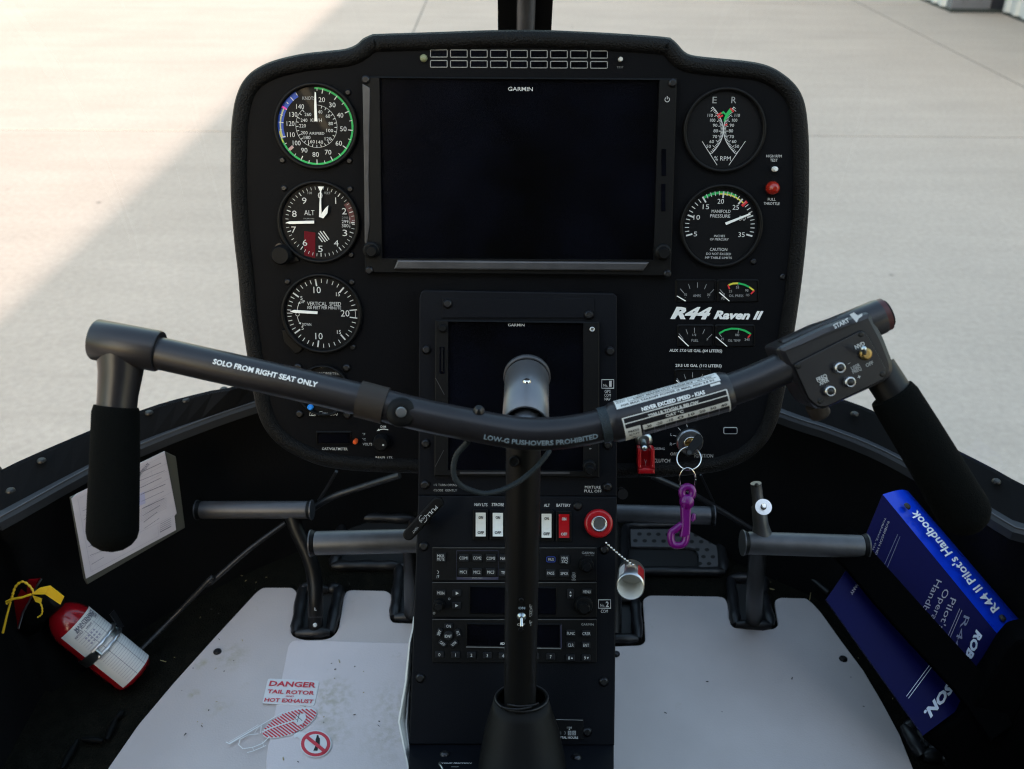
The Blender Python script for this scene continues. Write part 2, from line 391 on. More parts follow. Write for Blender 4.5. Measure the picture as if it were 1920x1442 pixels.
def mat_floor_mat(stains=()):
    m = mat('grey plastic floor mat', (.40, .405, .43), .5); t = m.node_tree; b = t.nodes['Principled BSDF']; L = t.links.new
    tc = t.nodes['Texture Coordinate']
    a = t.nodes.new('ShaderNodeTexNoise'); a.inputs['Scale'].default_value = 6; a.inputs['Detail'].default_value = 5
    c = t.nodes.new('ShaderNodeValToRGB'); c.color_ramp.elements[0].position = .36; c.color_ramp.elements[0].color = (.53, .475, .465, 1)
    c.color_ramp.elements[1].position = .66; c.color_ramp.elements[1].color = (.61, .55, .54, 1)
    d = t.nodes.new('ShaderNodeTexNoise'); d.inputs['Scale'].default_value = 11; d.inputs['Detail'].default_value = 7; d.inputs['Roughness'].default_value = .8
    r = t.nodes.new('ShaderNodeMapRange'); r.inputs['From Min'].default_value = .62; r.inputs['From Max'].default_value = .80
    e = t.nodes.new('ShaderNodeTexNoise'); e.inputs['Scale'].default_value = 130; e.inputs['Detail'].default_value = 4
    r2 = t.nodes.new('ShaderNodeMapRange'); r2.inputs['From Min'].default_value = .40; r2.inputs['From Max'].default_value = .66
    mu = t.nodes.new('ShaderNodeMath'); mu.operation = 'MULTIPLY'
    mx = t.nodes.new('ShaderNodeMixRGB'); mx.inputs['Color2'].default_value = (.36, .315, .19, 1)
    for n_ in (a, d, e): L(tc.outputs['Object'], n_.inputs['Vector'])
    L(a.outputs['Fac'], c.inputs['Fac']); L(d.outputs['Fac'], r.inputs['Value']); L(e.outputs['Fac'], r2.inputs['Value'])
    ge = t.nodes.new('ShaderNodeNewGeometry'); last = None          # spilled and trodden dirt: patches round the heels
    for p_, rad, amt in stains:
        d_ = t.nodes.new('ShaderNodeVectorMath'); d_.operation = 'DISTANCE'; d_.inputs[1].default_value = p_; L(ge.outputs['Position'], d_.inputs[0])
        q_ = t.nodes.new('ShaderNodeMapRange'); q_.inputs['From Min'].default_value = rad; q_.inputs['From Max'].default_value = rad * .25; q_.inputs['To Max'].default_value = amt; L(d_.outputs['Value'], q_.inputs['Value'])
        if last is None: last = q_.outputs['Result']
        else:
            a_ = t.nodes.new('ShaderNodeMath'); a_.operation = 'MAXIMUM'; L(last, a_.inputs[0]); L(q_.outputs['Result'], a_.inputs[1]); last = a_.outputs[0]
    if last is not None:
        a_ = t.nodes.new('ShaderNodeMath'); a_.operation = 'ADD'; L(r.outputs['Result'], a_.inputs[0]); L(last, a_.inputs[1]); L(a_.outputs[0], mu.inputs[0])
    else: L(r.outputs['Result'], mu.inputs[0])
    L(r2.outputs['Result'], mu.inputs[1]); mu.use_clamp = True; L(mu.outputs[0], mx.inputs['Fac'])
    L(c.outputs['Color'], mx.inputs['Color1']); L(mx.outputs['Color'], b.inputs['Base Color'])
    g = t.nodes.new('ShaderNodeTexNoise'); g.inputs['Scale'].default_value = 500
    bp = t.nodes.new('ShaderNodeBump'); bp.inputs['Strength'].default_value = .3; bp.inputs['Distance'].default_value = .0008
    L(tc.outputs['Object'], g.inputs['Vector']); L(g.outputs['Fac'], bp.inputs['Height']); L(bp.outputs['Normal'], b.inputs['Normal'])
    return m, mx
_fl = lambda x, y: tuple(gz(x, y, H - .9))
mat_grey, _mx = mat_floor_mat([(_fl(432, 1237), .028, .5), (_fl(380, 1250), .012, .9), (_fl(365, 1306), .010, .9), (_fl(410, 1330), .02, .4)])
heel_grey, _mx2 = mat_floor_mat([(_fl(622, 1312), .036, .6), (_fl(612, 1342), .040, .5), (_fl(742, 1330), .045, .35), (_fl(735, 1385), .05, .3), (_fl(612, 1265), .008, 1), (_fl(742, 1235), .010, .8), (_fl(625, 1385), .03, .4)]); heel_grey.name = 'pale heel plate'
for n_ in heel_grey.node_tree.nodes:
    if n_.type == 'VALTORGB':
        n_.color_ramp.elements[0].color = (.68, .62, .63, 1); n_.color_ramp.elements[1].color = (.76, .69, .70, 1)

def mat_concrete():
    m = bpy.data.materials.new('brushed concrete'); m.use_nodes = True; t = m.node_tree; b = t.nodes['Principled BSDF']; L = t.links.new
    b.inputs['Roughness'].default_value = .9; b.inputs['Specular IOR Level'].default_value = .2
    ge = t.nodes.new('ShaderNodeNewGeometry')
    mp = t.nodes.new('ShaderNodeMapping'); mp.inputs['Scale'].default_value = (.55, 3.2, 1); L(ge.outputs['Position'], mp.inputs['Vector'])
    a = t.nodes.new('ShaderNodeTexNoise'); a.inputs['Scale'].default_value = 1.6; a.inputs['Detail'].default_value = 9; a.inputs['Roughness'].default_value = .62; L(mp.outputs[0], a.inputs['Vector'])
    c = t.nodes.new('ShaderNodeValToRGB'); c.color_ramp.elements[0].position = .30; c.color_ramp.elements[0].color = (.430, .362, .306, 1)
    c.color_ramp.elements[1].position = .72; c.color_ramp.elements[1].color = (.475, .401, .342, 1); L(a.outputs['Fac'], c.inputs['Fac'])
    d = t.nodes.new('ShaderNodeTexNoise'); d.inputs['Scale'].default_value = 1.1; d.inputs['Detail'].default_value = 6; d.inputs['Roughness'].default_value = .6; L(ge.outputs['Position'], d.inputs['Vector'])
    r = t.nodes.new('ShaderNodeMapRange'); r.inputs['From Min'].default_value = .3; r.inputs['From Max'].default_value = .75; r.inputs['To Min'].default_value = .92; r.inputs['To Max'].default_value = 1.05; L(d.outputs['Fac'], r.inputs['Value'])
    oi = t.nodes.new('ShaderNodeObjectInfo'); r3 = t.nodes.new('ShaderNodeMapRange'); r3.inputs['To Min'].default_value = .975; r3.inputs['To Max'].default_value = 1.02; L(oi.outputs['Random'], r3.inputs['Value'])
    mu = t.nodes.new('ShaderNodeMath'); mu.operation = 'MULTIPLY'; L(r.outputs['Result'], mu.inputs[0]); L(r3.outputs['Result'], mu.inputs[1])
    fg = t.nodes.new('ShaderNodeTexNoise'); fg.inputs['Scale'].default_value = 38; fg.inputs['Detail'].default_value = 6; fg.inputs['Roughness'].default_value = .7; L(ge.outputs['Position'], fg.inputs['Vector'])
    r5 = t.nodes.new('ShaderNodeMapRange'); r5.inputs['From Min'].default_value = .3; r5.inputs['From Max'].default_value = .7; r5.inputs['To Min'].default_value = .87; r5.inputs['To Max'].default_value = 1.09; L(fg.outputs['Fac'], r5.inputs['Value'])
    mu2 = t.nodes.new('ShaderNodeMath'); mu2.operation = 'MULTIPLY'; L(mu.outputs[0], mu2.inputs[0]); L(r5.outputs['Result'], mu2.inputs[1]); mu = mu2
    vm = t.nodes.new('ShaderNodeVectorMath'); vm.operation = 'SCALE'; L(c.outputs['Color'], vm.inputs[0]); L(mu.outputs[0], vm.inputs['Scale'])
    sp2 = t.nodes.new('ShaderNodeTexVoronoi'); sp2.inputs['Scale'].default_value = 1.7; L(ge.outputs['Position'], sp2.inputs['Vector'])
    r4 = t.nodes.new('ShaderNodeMapRange'); r4.inputs['From Min'].default_value = .012; r4.inputs['From Max'].default_value = .03; L(sp2.outputs['Distance'], r4.inputs['Value'])
    mx = t.nodes.new('ShaderNodeMixRGB'); mx.inputs['Color1'].default_value = (.14, .125, .11, 1); L(r4.outputs['Result'], mx.inputs['Fac']); L(vm.outputs[0], mx.inputs['Color2']); L(mx.outputs[0], b.inputs['Base Color'])
    g = t.nodes.new('ShaderNodeTexNoise'); g.inputs['Scale'].default_value = 60; g.inputs['Detail'].default_value = 5; L(ge.outputs['Position'], g.inputs['Vector'])
    bp = t.nodes.new('ShaderNodeBump'); bp.inputs['Strength'].default_value = .25; bp.inputs['Distance'].default_value = .004; L(g.outputs['Fac'], bp.inputs['Height']); L(bp.outputs['Normal'], b.inputs['Normal'])
    return m
concrete = mat_concrete()
def mat_glass():
    m = bpy.data.materials.new('clear acrylic'); m.use_nodes = True; t = m.node_tree; L = t.links.new
    for n_ in list(t.nodes):
        if n_.type != 'OUTPUT_MATERIAL': t.nodes.remove(n_)
    out = t.nodes['Material Output']; tr = t.nodes.new('ShaderNodeBsdfTransparent'); tr.inputs[0].default_value = (.975, .98, .98, 1)
    gl = t.nodes.new('ShaderNodeBsdfGlossy'); gl.inputs['Roughness'].default_value = .01
    mx = t.nodes.new('ShaderNodeMixShader'); mx.inputs[0].default_value = .022
    L(tr.outputs[0], mx.inputs[1]); L(gl.outputs[0], mx.inputs[2]); L(mx.outputs[0], out.inputs[0])
    return m
acrylic = mat_glass()
# ================================================================== OUTSIDE: apron, hangar
YAW = R(0.88)
RZ = Matrix.Rotation(YAW, 3, 'Z'); RZi = RZ.inverted()
gp = lambda px, py: RZi @ gz(px, py, 0.0)          # apron coordinates (slab frame)
ja, jb, jt = gp(800, 0).x, gp(1753, 78).x, gp(300, 245).y
slab_w = jb - ja; slab_l = 4.9
ground = M(); gs = 900
ground.add([(-gs, -gs, -.0028), (gs, -gs, -.0028), (gs, gs, -.0028), (-gs, gs, -.0028)], [(0, 1, 2, 3)], soil)
ground_o = structure(ground.build('ground'))
def slab_mesh(w, l):
    m = M(); b = .006; g = .008
    x0, x1, y0, y1 = g, w - g, g, l - g
    v = [(x0, y0, -.03), (x1, y0, -.03), (x1, y1, -.03), (x0, y1, -.03), (x0, y0, -.0012), (x1, y0, -.0012), (x1, y1, -.0012), (x0, y1, -.0012),
         (x0 + b, y0 + b, 0), (x1 - b, y0 + b, 0), (x1 - b, y1 - b, 0), (x0 + b, y1 - b, 0)]
    f = []
    for r in (0, 4):
        for i in range(4): f.append((r + i, r + (i + 1) % 4, r + 4 + (i + 1) % 4, r + 4 + i))
    f.append((8, 9, 10, 11))
    return v, f
v, f = slab_mesh(slab_w, slab_l)
sm = bpy.data.meshes.new('concrete_slab'); sm.from_pydata(v, [], f); sm.materials.append(concrete)
for i in range(-4, 3):
    for j in range(-1, 7):
        o = bpy.data.objects.new('concrete_slab', sm); col.objects.link(o); o.parent = ground_o
        o.matrix_local = RZ.to_4x4() @ Matrix.Translation((ja + i * slab_w, jt + j * slab_l, random.uniform(-.0006, .0006)))
# far apron beyond the slabs, one sheet
ap = M(); ap.add([RZ @ Vector(p) for p in ((-200, jt + 7 * slab_l, -.001), (200, jt + 7 * slab_l, -.001), (200, 600, -.001), (-200, 600, -.001))], [(0, 1, 2, 3)], concrete)
ap.add([RZ @ Vector(p) for p in ((-200, -40, -.001), (ja - 4 * slab_w, -40, -.001), (ja - 4 * slab_w, jt + 7 * slab_l, -.001), (-200, jt + 7 * slab_l, -.001))], [(0, 1, 2, 3)], concrete)
ap.add([RZ @ Vector(p) for p in ((ja - 4 * slab_w, -40, -.001), (200, -40, -.001), (200, jt - slab_l, -.001), (ja - 4 * slab_w, jt - slab_l, -.001))], [(0, 1, 2, 3)], concrete)
ap_o = structure(ap.build('apron'))

# hangar on the right: ribbed steel walls, a door end facing us, an eave
pA, pB, pC, pD = gp(1780, 22), gp(1873, 23), gp(1733, 0), gp(1920, 47)
xf = pA.x; xn = pB.x; yd = pA.y
eave_x = xf - .12; eave_h = 3.4
hangar = thing('hangar', 'pale ribbed steel hangar with dark base flashing at the upper right of the apron', 'hangar', RZ @ Vector((xn, yd, 0)))
def wall_panel(x, y0, w, depth=.035):
    m = M(); n = 5; p = []
    st = w / n
    for i in range(n):
        a = y0 + i * st; p += [(x, a), (x, a + st * .55), (x - depth, a + st * .66), (x - depth, a + st * .89), (x, a + st)]
    lo = [RZ @ Vector((q[0], q[1], .03)) for q in p]; hi = [RZ @ Vector((q[0], q[1], eave_h - .05)) for q in p]
    m.loft([lo, hi], metal_wall, smooth=False); return m
y = yd + .02
for i in range(22): wall_panel(xf, y + i * 1.0, 1.0).build('wall_panel', hangar)
for i in range(5): wall_panel(xn, yd - .12 - (i + 1) * 1.0, 1.0).build('wall_panel', hangar)
m = M(); rz4 = RZ
m.box((xf, yd - .02, .025), (xf + (xn - xf) * .78, yd + .10, eave_h - .1), metal_dark, rz4)
for k in range(2): m.box((xf + .10 + .16 * k, yd - .035, .10), (xf + .13 + .16 * k, yd - .02, eave_h - .2), metal_dark, rz4)
m.build('door_end', hangar)
m = M(); m.box((xf + (xn - xf) * .78, yd + .03, .0), (xn + .05, yd + .15, eave_h - .1), gap_shade, rz4); m.build('door_gap_shade', hangar)  # solid dark box, painted as the shade inside an open gap
m = M(); m.box((xf - .006, yd - .01, 0), (xf + .05, yd + 22, .03), flash, rz4); m.box((xn - .006, yd - 5.2, 0), (xn + .05, yd - .12, .03), flash, rz4)
m.box((xf - .012, yd - .05, 0), (xn + .03, yd - .021, .035), flash, rz4); m.build('base_flashing', hangar)
m = M(); m.box((eave_x, yd - 5.5, eave_h - .14), (xn + 12, yd + 24, eave_h), metal_wall, rz4); m.build('roof', hangar)
m = M(); m.box((xn + .05, yd - 5.2, 0), (xn + 11.7, yd - 5.1, eave_h - .15), metal_wall, rz4); m.build('end_wall', hangar)
m = M(); m.box((xn + 11.5, yd - 5.2, 0), (xn + 11.7, yd + 22, eave_h - .15), metal_wall, rz4); m.build('back_wall', hangar)

# unseen tall hangar, added so its corner throws the long shadow edge across the apron
big = thing('unseen_shadow_hangar', 'unseen tall hangar added behind the helicopter to cast shadow on the apron', 'hangar', EDGE0 + SUN_H * 14)
bx = Vector((SUN_H.y, -SUN_H.x, 0)); bx = bx if bx.x > 0 else -bx           # across, towards the right
c0 = EDGE0 + SUN_H * 13.5; hb = 11.6
def bbox(m, a0, a1, d0, d1, z0, z1, mt):
    f = lambda a, d, z: c0 + bx * a + SUN_H * d + Vector((0, 0, z))
    m.add([f(a0, d0, z0), f(a1, d0, z0), f(a1, d1, z0), f(a0, d1, z0), f(a0, d0, z1), f(a1, d0, z1), f(a1, d1, z1), f(a0, d1, z1)], [(0, 3, 2, 1), (4, 5, 6, 7), (0, 1, 5, 4), (1, 2, 6, 5), (2, 3, 7, 6), (3, 0, 4, 7)], mt)
m = M(); bbox(m, 0, 11.5, 0, 20, 0, hb, metal_wall); m.build('unseen_hangar_wall', big)
m = M(); bbox(m, -.0, 11.7, -.25, 20.2, hb, hb + .35, metal_dark); m.build('roof', big)
for i in range(2):
    m = M(); bbox(m, 1.2 + i * 4.6, 5.76 + i * 4.6, -.12, -.02, .05, 8.0, metal_dark); m.build('unseen_hangar_door_leaf', big)

# ================================================================== CABIN SHELL
ZO, ZL, ZF = H - .63, H - .655, H - .90          # sill top, inner lip, floor
front = (.015, 1.30)
Lo = [Vector((-.60, -.95, ZO)), Vector((-.60, .3, ZO))] + [gz(x, y_, ZO) for x, y_ in ((-60, 917), (0, 888), (100, 843), (200, 801), (300, 763), (400, 737), (470, 719))]
Ro = [gz(x, y_, ZO) for x, y_ in ((1500, 727), (1594, 759), (1640, 778), (1740, 824), (1852, 880), (1920, 919), (1985, 957))] + [Vector((.62, .3, ZO)), Vector((.62, -.95, ZO))]
OUT = catmull(Lo + [Vector((-.19, 1.23, ZO)), Vector((front[0], 1.275, ZO)), Vector((.22, 1.23, ZO))] + Ro, 8)
Ll = [Vector((-.565, -.95, ZL)), Vector((-.565, .3, ZL))] + [gz(x, y_, ZL) for x, y_ in ((-70, 1014), (0, 975), (169, 881), (258, 840), (358, 800), (476, 759))]
Rl = [gz(x, y_, ZL) for x, y_ in ((1466, 779), (1560, 810), (1660, 851), (1780, 918), (1876, 978), (1920, 1004), (1990, 1050))] + [Vector((.585, .3, ZL)), Vector((.585, -.95, ZL))]
LIP = catmull(Ll + [Vector((-.18, 1.16, ZL)), Vector((front[0], 1.205, ZL)), Vector((.21, 1.16, ZL))] + Rl, 8)
NS = 240
OUTr, LIPr = resample(OUT, NS), resample(LIP, NS)
def off(P, d, dz):                 # horizontal offset outward (+) with a height change
    out = []
    for i, p in enumerate(P):
        t = (P[min(i + 1, len(P) - 1)] - P[max(i - 1, 0)]); n_ = Vector((-t.y, t.x, 0)).normalized()
        out.append(p + n_ * d + Vector((0, 0, dz)))
    return out
ws = thing('windscreen', 'clear bubble windscreen with black screwed frame and centre post ahead of the panel', 'windscreen', (front[0], 1.28, ZO))
fr = M(); mid = [a.lerp(b, .74) + Vector((0, 0, -.004)) for a, b in zip(OUTr, LIPr)]
fr.loft([off(OUTr, .012, -.02), off(OUTr, .004, .002), OUTr, mid], sill_mat, smooth=False, flip=True); fr.build('window_frame', ws)
lp = M(); lp.loft([[a + Vector((0, 0, .0)) for a in mid], [b + Vector((0, 0, .003)) for b in LIPr], off(LIPr, -.004, -.001), off(LIPr, -.003, -.012)], lip_mat, smooth=False, flip=True); lp.tube([b + Vector((0, 0, .0032)) for b in LIPr], .0011, pedal_grey, 6); lp.build('inner_lip', ws)  # paler tube along the lip stands in for its edge highlight
# glass
ROOFZ = H + .30
def roofpt(p): return Vector((p.x * .80, p.y if p.y < -.10 else -.10 + (p.y + .10) * .12, ROOFZ))
cx_ = sum((p for p in OUTr), Vector()) / NS
prof = []
for i, p in enumerate(OUTr):
    q = roofpt(p); n_ = Vector((p.x, max(0, p.y) , 0)); n_ = n_.normalized() if n_.length > 1e-6 else Vector((1, 0, 0))
    c = Vector((p.x * 1.05, p.y, H + .24))
    prof.append([(1 - t) ** 2 * p + 2 * t * (1 - t) * c + t * t * q for t in [k / 14 for k in range(15)]])
mid_i = min(range(NS), key=lambda i: abs(OUTr[i].x - front[0]) + (5 if OUTr[i].y < 0.9 else 0))
side_l = max(i for i in range(mid_i) if OUTr[i].y < .45); side_r = min(i for i in range(mid_i, NS) if OUTr[i].y < .45)
for a, b, nm in ((0, side_l, 'door_window'), (side_l, mid_i, 'glass_pane'), (mid_i, side_r, 'glass_pane'), (side_r, NS - 1, 'door_window')):
    m = M(); m.loft([prof[i] for i in range(a, b + 1)], acrylic); m.build(nm, ws)
pp = prof[mid_i]
def sweep_strip(P, hw, t, matl, m, x0=0.0):
    rows = []
    for i, p in enumerate(P):
        tg = (P[min(i + 1, len(P) - 1)] - P[max(i - 1, 0)]).normalized(); n_ = Vector((0, -tg.z, tg.y)); n_ = n_ if n_.y < 0 else -n_
        p = p + Vector((x0, 0, 0)) + n_ * .004
        rows.append([p + Vector((-hw, 0, 0)), p + Vector((-hw, 0, 0)) + n_ * t, p + Vector((hw, 0, 0)) + n_ * t, p + Vector((hw, 0, 0))])
    m.loft(rows, matl, smooth=False)
PXC = W(985, 30, 1.05).x - pp[0].x
m = M(); sweep_strip(pp, .031, .006, sill_mat, m, PXC); m.build('post_flange', ws)
m = M(); m.tube([p + Vector((PXC + .001, -.016, -.004)) for p in pp], .0105, pedal_grey, 14); m.build('centre_post', ws)
for a in (side_l, side_r):
    m = M(); m.tube([p * 1 for p in prof[a]], .022, sill_mat, 10); m.build('door_post', ws)
# screws along the frame
def screw_mesh(r=.004, h=.0022, mt=dark_steel):
    m = M(); m.lathe(Matrix.Identity(4), [(r, 0), (r * .95, h * .5), (r * .6, h * .95)], mt, 14, True)
    for a in (0, math.pi / 2):
        q = Matrix.Rotation(a + .4, 3, 'Z')
        m.add([q @ Vector(p) for p in ((-r * .5, -r * .09, h), (r * .5, -r * .09, h), (r * .5, r * .09, h), (-r * .5, r * .09, h))], [(0, 1, 2, 3)], black_ink)
    me = bpy.data.meshes.new('screw'); me.from_pydata([tuple(v) for v in m.V], [], m.F)
    for q in m.m: me.materials.append(q)
    me.polygons.foreach_set('material_index', m.I); me.polygons.foreach_set('use_smooth', m.S)
    return me
SCREW = screw_mesh(); SCREW_S = screw_mesh(.003, .0016); SCREW_B = screw_mesh(.0046, .003)
flt = Pl((0, 0, ZO - .004), (0, 0, 1))
SILL = screw_mesh(.0052, .0032, mat('black oxide screw', (.02, .02, .022), .4, .6))
for x, y_ in (B4(1075, 655), B4(800, 735), B4(535, 825), B8(375, 310), (20, 921), B7(970, 1090), C6(1245, 90), (1738, 857)):
    put(SILL, 'screw', ws, flt.mat(x, y_, .002))
# nose and door trim below the lip, floor, roof, bulkhead
nose = M(); nose.loft([off(LIPr, -.003, -.010), off(LIPr, .012, -.05), off(LIPr, .016, -.12), off(LIPr, -.02, ZF - ZL - .002)], wall_black, flip=True)
nose.loft([off(OUTr, .012, -.02), off(OUTr, .03, -.2), off(OUTr, -.04, -.36)], wall_black)
for side in (-1, 1):                # unseen solid sides added to cut light from behind, in place of windows
    q = [Vector((.60 * side, -.95, ZO)), Vector((.60 * side, -.12, ZO)), Vector((.56 * side, -.16, H - .1)), Vector((.50 * side, -.20, ROOFZ)), Vector((.50 * side, -.95, ROOFZ))]
    nose.add(q, [tuple(range(5))], wall_black)
structure(nose.build('cabin_wall_and_light_block'))
fl = M(); F4 = off(LIPr, .0, 0)
fl.add([Vector((p.x, p.y, ZF)) for p in F4], [tuple(range(NS))], carpet); floor_o = structure(fl.build('cabin_floor'))
rf = M(); RP = [roofpt(p) for p in OUTr]
rf.add([p + Vector((0, 0, .001)) for p in RP], [tuple(range(NS))], headliner)
rf.add([p + Vector((0, 0, .06)) for p in RP], [tuple(range(NS))], headliner); structure(rf.build('cabin_roof'))
bk = M(); bk.box((-.64, -1.0, ZF - .3), (.64, -.955, ROOFZ + .06), wall_black); structure(bk.build('rear_bulkhead_wall'))
belly = M(); belly.add([Vector((p.x, p.y, ZF - .12)) for p in off(OUTr, -.04, 0)], [tuple(range(NS))], wall_black); structure(belly.build('cabin_belly_floor'))

FLOOR = Pl((0, 0, ZF), (0, 0, 1))
# ------------------------------------------------------------------ floor mats
def floor_mat(label, pts, group='grey plastic floor mats'):
    c = FLOOR.at(*pts[0]); t = thing('floor_mat', label, 'floor mat', c, group)
    m = M(); m.pprism(FLOOR, pts, .001, .0045, mat_grey, .001); m.build('mat_sheet', t); return t
LM = [C2(500, 157), C2(712, 157), C2(742, 190), C2(738, 225), C2(698, 470), C2(715, 500), C2(760, 520), C2(810, 528), C2(930, 526), C2(985, 512), C2(1020, 480), C2(1040, 440), C2(1075, 215), C2(1095, 182), C2(1130, 174),
      C2(1375, 180), C2(1410, 205), C2(1416, 240), C2(1398, 370), C2(1420, 405), C2(1700, 415), (850, 1250), (850, 1560), (120, 1560), C1(1240, 1440), C1(1560, 1060), C1(1920, 660), C2(455, 190)]
mat_l = floor_mat('stained grey floor mat with red danger sticker on left side of the console', roundpoly(LM, 5, 2))
RM = [C4(325, 1030), C4(330, 995), C4(372, 972), C4(860, 980), C4(905, 990), C4(928, 1030), C4(948, 1180), C4(975, 1205), C4(1255, 1212), C4(1287, 1185), C4(1262, 1030), C4(1268, 1005), C4(1300, 988), C5(500, 993), C5(545, 1028), C7(0, 330), C7(150, 540), C7(300, 740), C7(430, 960), C7(560, 1200), C7(655, 1442), (1760, 1570), (1050, 1570), (1050, 1240), C4(118, 1335), C4(310, 1327), C4(342, 1300)]
mat_r = floor_mat('clean grey floor mat beneath the blue handbook on right side of the console', roundpoly(RM, 4, 2))
# heel plate and stickers on the left mat
m = M(); m.pprism(FLOOR, roundpoly([C2(690, 528), C2(1700, 556), (860, 1600), C2(525, 1470), C2(525, 1350)], 16, 5), .0046, .0066, heel_grey, .0006); m.build('heel_plate', mat_l)
s = M()
s.pprism(FLOOR, roundpoly([C2(538, 800), C2(902, 816), C2(866, 994), C2(496, 976)], 4, 3), .0066, .0074, sticker_white, .0002)
for t_, x, y_, h_, w_ in (('DANGER', 713, 841, 52, 330), ('TAIL ROTOR', 700, 897, 38, 332), ('AND', 692, 926, 16, 58), ('HOT EXHAUST', 686, 957, 37, 345)):
    s.text(FLOOR, t_, *C2(x, y_), h_ / C2.s * .84, sticker_red, w=w_ / C2.s, rot=1.8, z=.0080, bold=.03 if h_ > 20 else .015)
lab(s.build('danger_sticker', mat_l), 'white sticker with red DANGER TAIL ROTOR lettering')
s = M(); el = []
ca, sa = math.cos(R(-24)), math.sin(R(-24))
for i in range(36):
    t = 2 * math.pi * i / 36; ex, ey = 208 * math.cos(t), 82 * math.sin(t) * (1.0 if math.cos(t) > -.2 else .9)
    el.append(C2(690 + ex * ca - ey * sa, 1117 + ex * sa + ey * ca))
s.sheet(FLOOR, el, .0078, sticker_white)
for k in range(19):                # red hatch strokes clipped to the ellipse
    q = -195 + k * 21.5
    half = 78 * math.sqrt(max(0, 1 - (q / 208) ** 2))
    a = (q - half * .55, -half); b = (q + half * .55, half)
    def inside(p): return (p[0] / 204) ** 2 + (p[1] / 79) ** 2 < 1
    seg = [(a[0] + (b[0] - a[0]) * u / 24, a[1] + (b[1] - a[1]) * u / 24) for u in range(25)]; seg = [p for p in seg if inside(p)]
    if len(seg) > 1:
        e = [C2(690 + p[0] * ca - p[1] * sa, 1117 + p[0] * sa + p[1] * ca) for p in (seg[0], seg[-1])]
        s.line(FLOOR, e, 2.9, .0082, sticker_red)
s.line(FLOOR, [C2(495, 1180), C2(560, 1150), C2(735, 1095)], 3.4, .0086, sticker_white)
s.sheet(FLOOR, [C2(720 + 0, 1100), C2(745, 1060), C2(800, 1045), C2(808, 1080), C2(785, 1120), C2(745, 1135)], .0088, sticker_white)
for p in ([C2(700, 1060), C2(745, 1095)], [C2(765, 1030), C2(745, 1110)], [C2(735, 1060), C2(780, 1100)]): s.line(FLOOR, p, .9, .0092, black_ink)
for p, w_ in (([C2(240, 1250), C2(265, 1262), C2(480, 1135), C2(650, 1035)], 1.7), ([C2(262, 1250), C2(470, 1128)], 1.0), ([C2(530, 1185), C2(545, 1215), C2(500, 1260), C2(430, 1288), C2(360, 1298), C2(330, 1270), C2(340, 1230), C2(400, 1200), C2(470, 1192)], 1.7),
           ([C2(442, 1190), C2(465, 1150), C2(490, 1135), C2(485, 1190)], .8), ([C2(390, 1325), C2(430, 1315), C2(525, 1275)], 1.7), ([C2(425, 1285), C2(440, 1312)], .8), ([C2(495, 1245), C2(508, 1280)], .8)):
    s.line(FLOOR, p, w_, .0082, bright_white)
lab(s.build('helicopter_sticker', mat_l), 'helicopter outline sticker with red striped tail zone')
s = M()
s.sheet(FLOOR, [C2(720, 1185), C2(765, 1165), C2(770, 1182), C2(830, 1190), C2(790, 1245), C2(745, 1215), C2(725, 1225)], .0078, sticker_white)
c0 = C2(875, 1263)
def fdisc(m, x, y_, r, z, mt, n=36):
    m.sheet(FLOOR, [(x + r * math.cos(2 * math.pi * i / n), y_ + r * .86 * math.sin(2 * math.pi * i / n)) for i in range(n)], z, mt)
fdisc(s, *c0, 113 / 3.775, .0082, sticker_white); fdisc(s, *c0, 104 / 3.775, .0086, sticker_red); fdisc(s, *c0, 80 / 3.775, .0090, sticker_white)
s.sheet(FLOOR, [C2(x, y_) for x, y_ in ((885, 1200), (897, 1205), (897, 1216), (905, 1225), (905, 1270), (893, 1280), (888, 1312), (858, 1312), (868, 1290), (876, 1270), (874, 1235), (880, 1218))], .0094, black_ink)
s.line(FLOOR, [C2(808, 1210), C2(942, 1318)], 6.6, .0098, sticker_red)
lab(s.build('prohibition_sticker', mat_l), 'round red no pedestrians sticker')
for mt_, P in ((mat_l, [C2(180, 613)]), (mat_r, [C7(155, 660), C4(130, 1392)])):
    for x, y_ in P: put(SILL, 'screw', mt_, FLOOR.mat(x, y_, .0045))
# ------------------------------------------------------------------ pedal slots with rubber edging (pieces of the floor)
def slot(pts, r=.0085, closed=True, z=.006, pit_shade=True, mt=None):
    P = [FLOOR.at(x, y_, z) for x, y_ in pts]
    if pit_shade:
        m = M(); m.add([FLOOR.at(x, y_, .0022) for x, y_ in (pts if area([FLOOR.uv(*p) for p in pts]) > 0 else pts[::-1])], [tuple(range(len(pts)))], black_ink); m.build('pedal_slot_shade', floor_o)  # flat black sheet painted as the shade of an open slot
    n = len(P)
    for i in range(n if closed else n - 1):
        a, b = P[i], P[(i + 1) % n]; d = (b - a).normalized()
        m = M(); L = (b - a).length; k = max(3, int(L / .01))
        pts_ = [a.lerp(b, j / k) for j in range(k + 1)]
        rad = [r * (.55 if j in (0, k) else .92 + .08 * math.sin(j * 1.7)) for j in range(k + 1)]
        m.tube(pts_, rad, mt or rubber, 10); m.build('edging_strip', floor_o)
slot([C3(915, 960), C3(945, 985), C3(1105, 985), C3(1190, 965), C3(1120, 1310), C3(860, 1310)])
slot([C3(1200, 440), C3(1740, 455), C3(1780, 800), C3(1640, 805), C3(1130, 805), C3(1185, 700)], r=.008)
slot([C3(1640, 800), C3(1850, 800), C3(1850, 1190), C3(1600, 1190)], r=.008)
slot([C4(200, 480), C4(860, 465), C4(905, 808), C4(180, 800)], r=.008)
slot([C4(945, 850), C4(1190, 850), C4(1180, 960), C4(1235, 1190), C4(985, 1180)], r=.008)
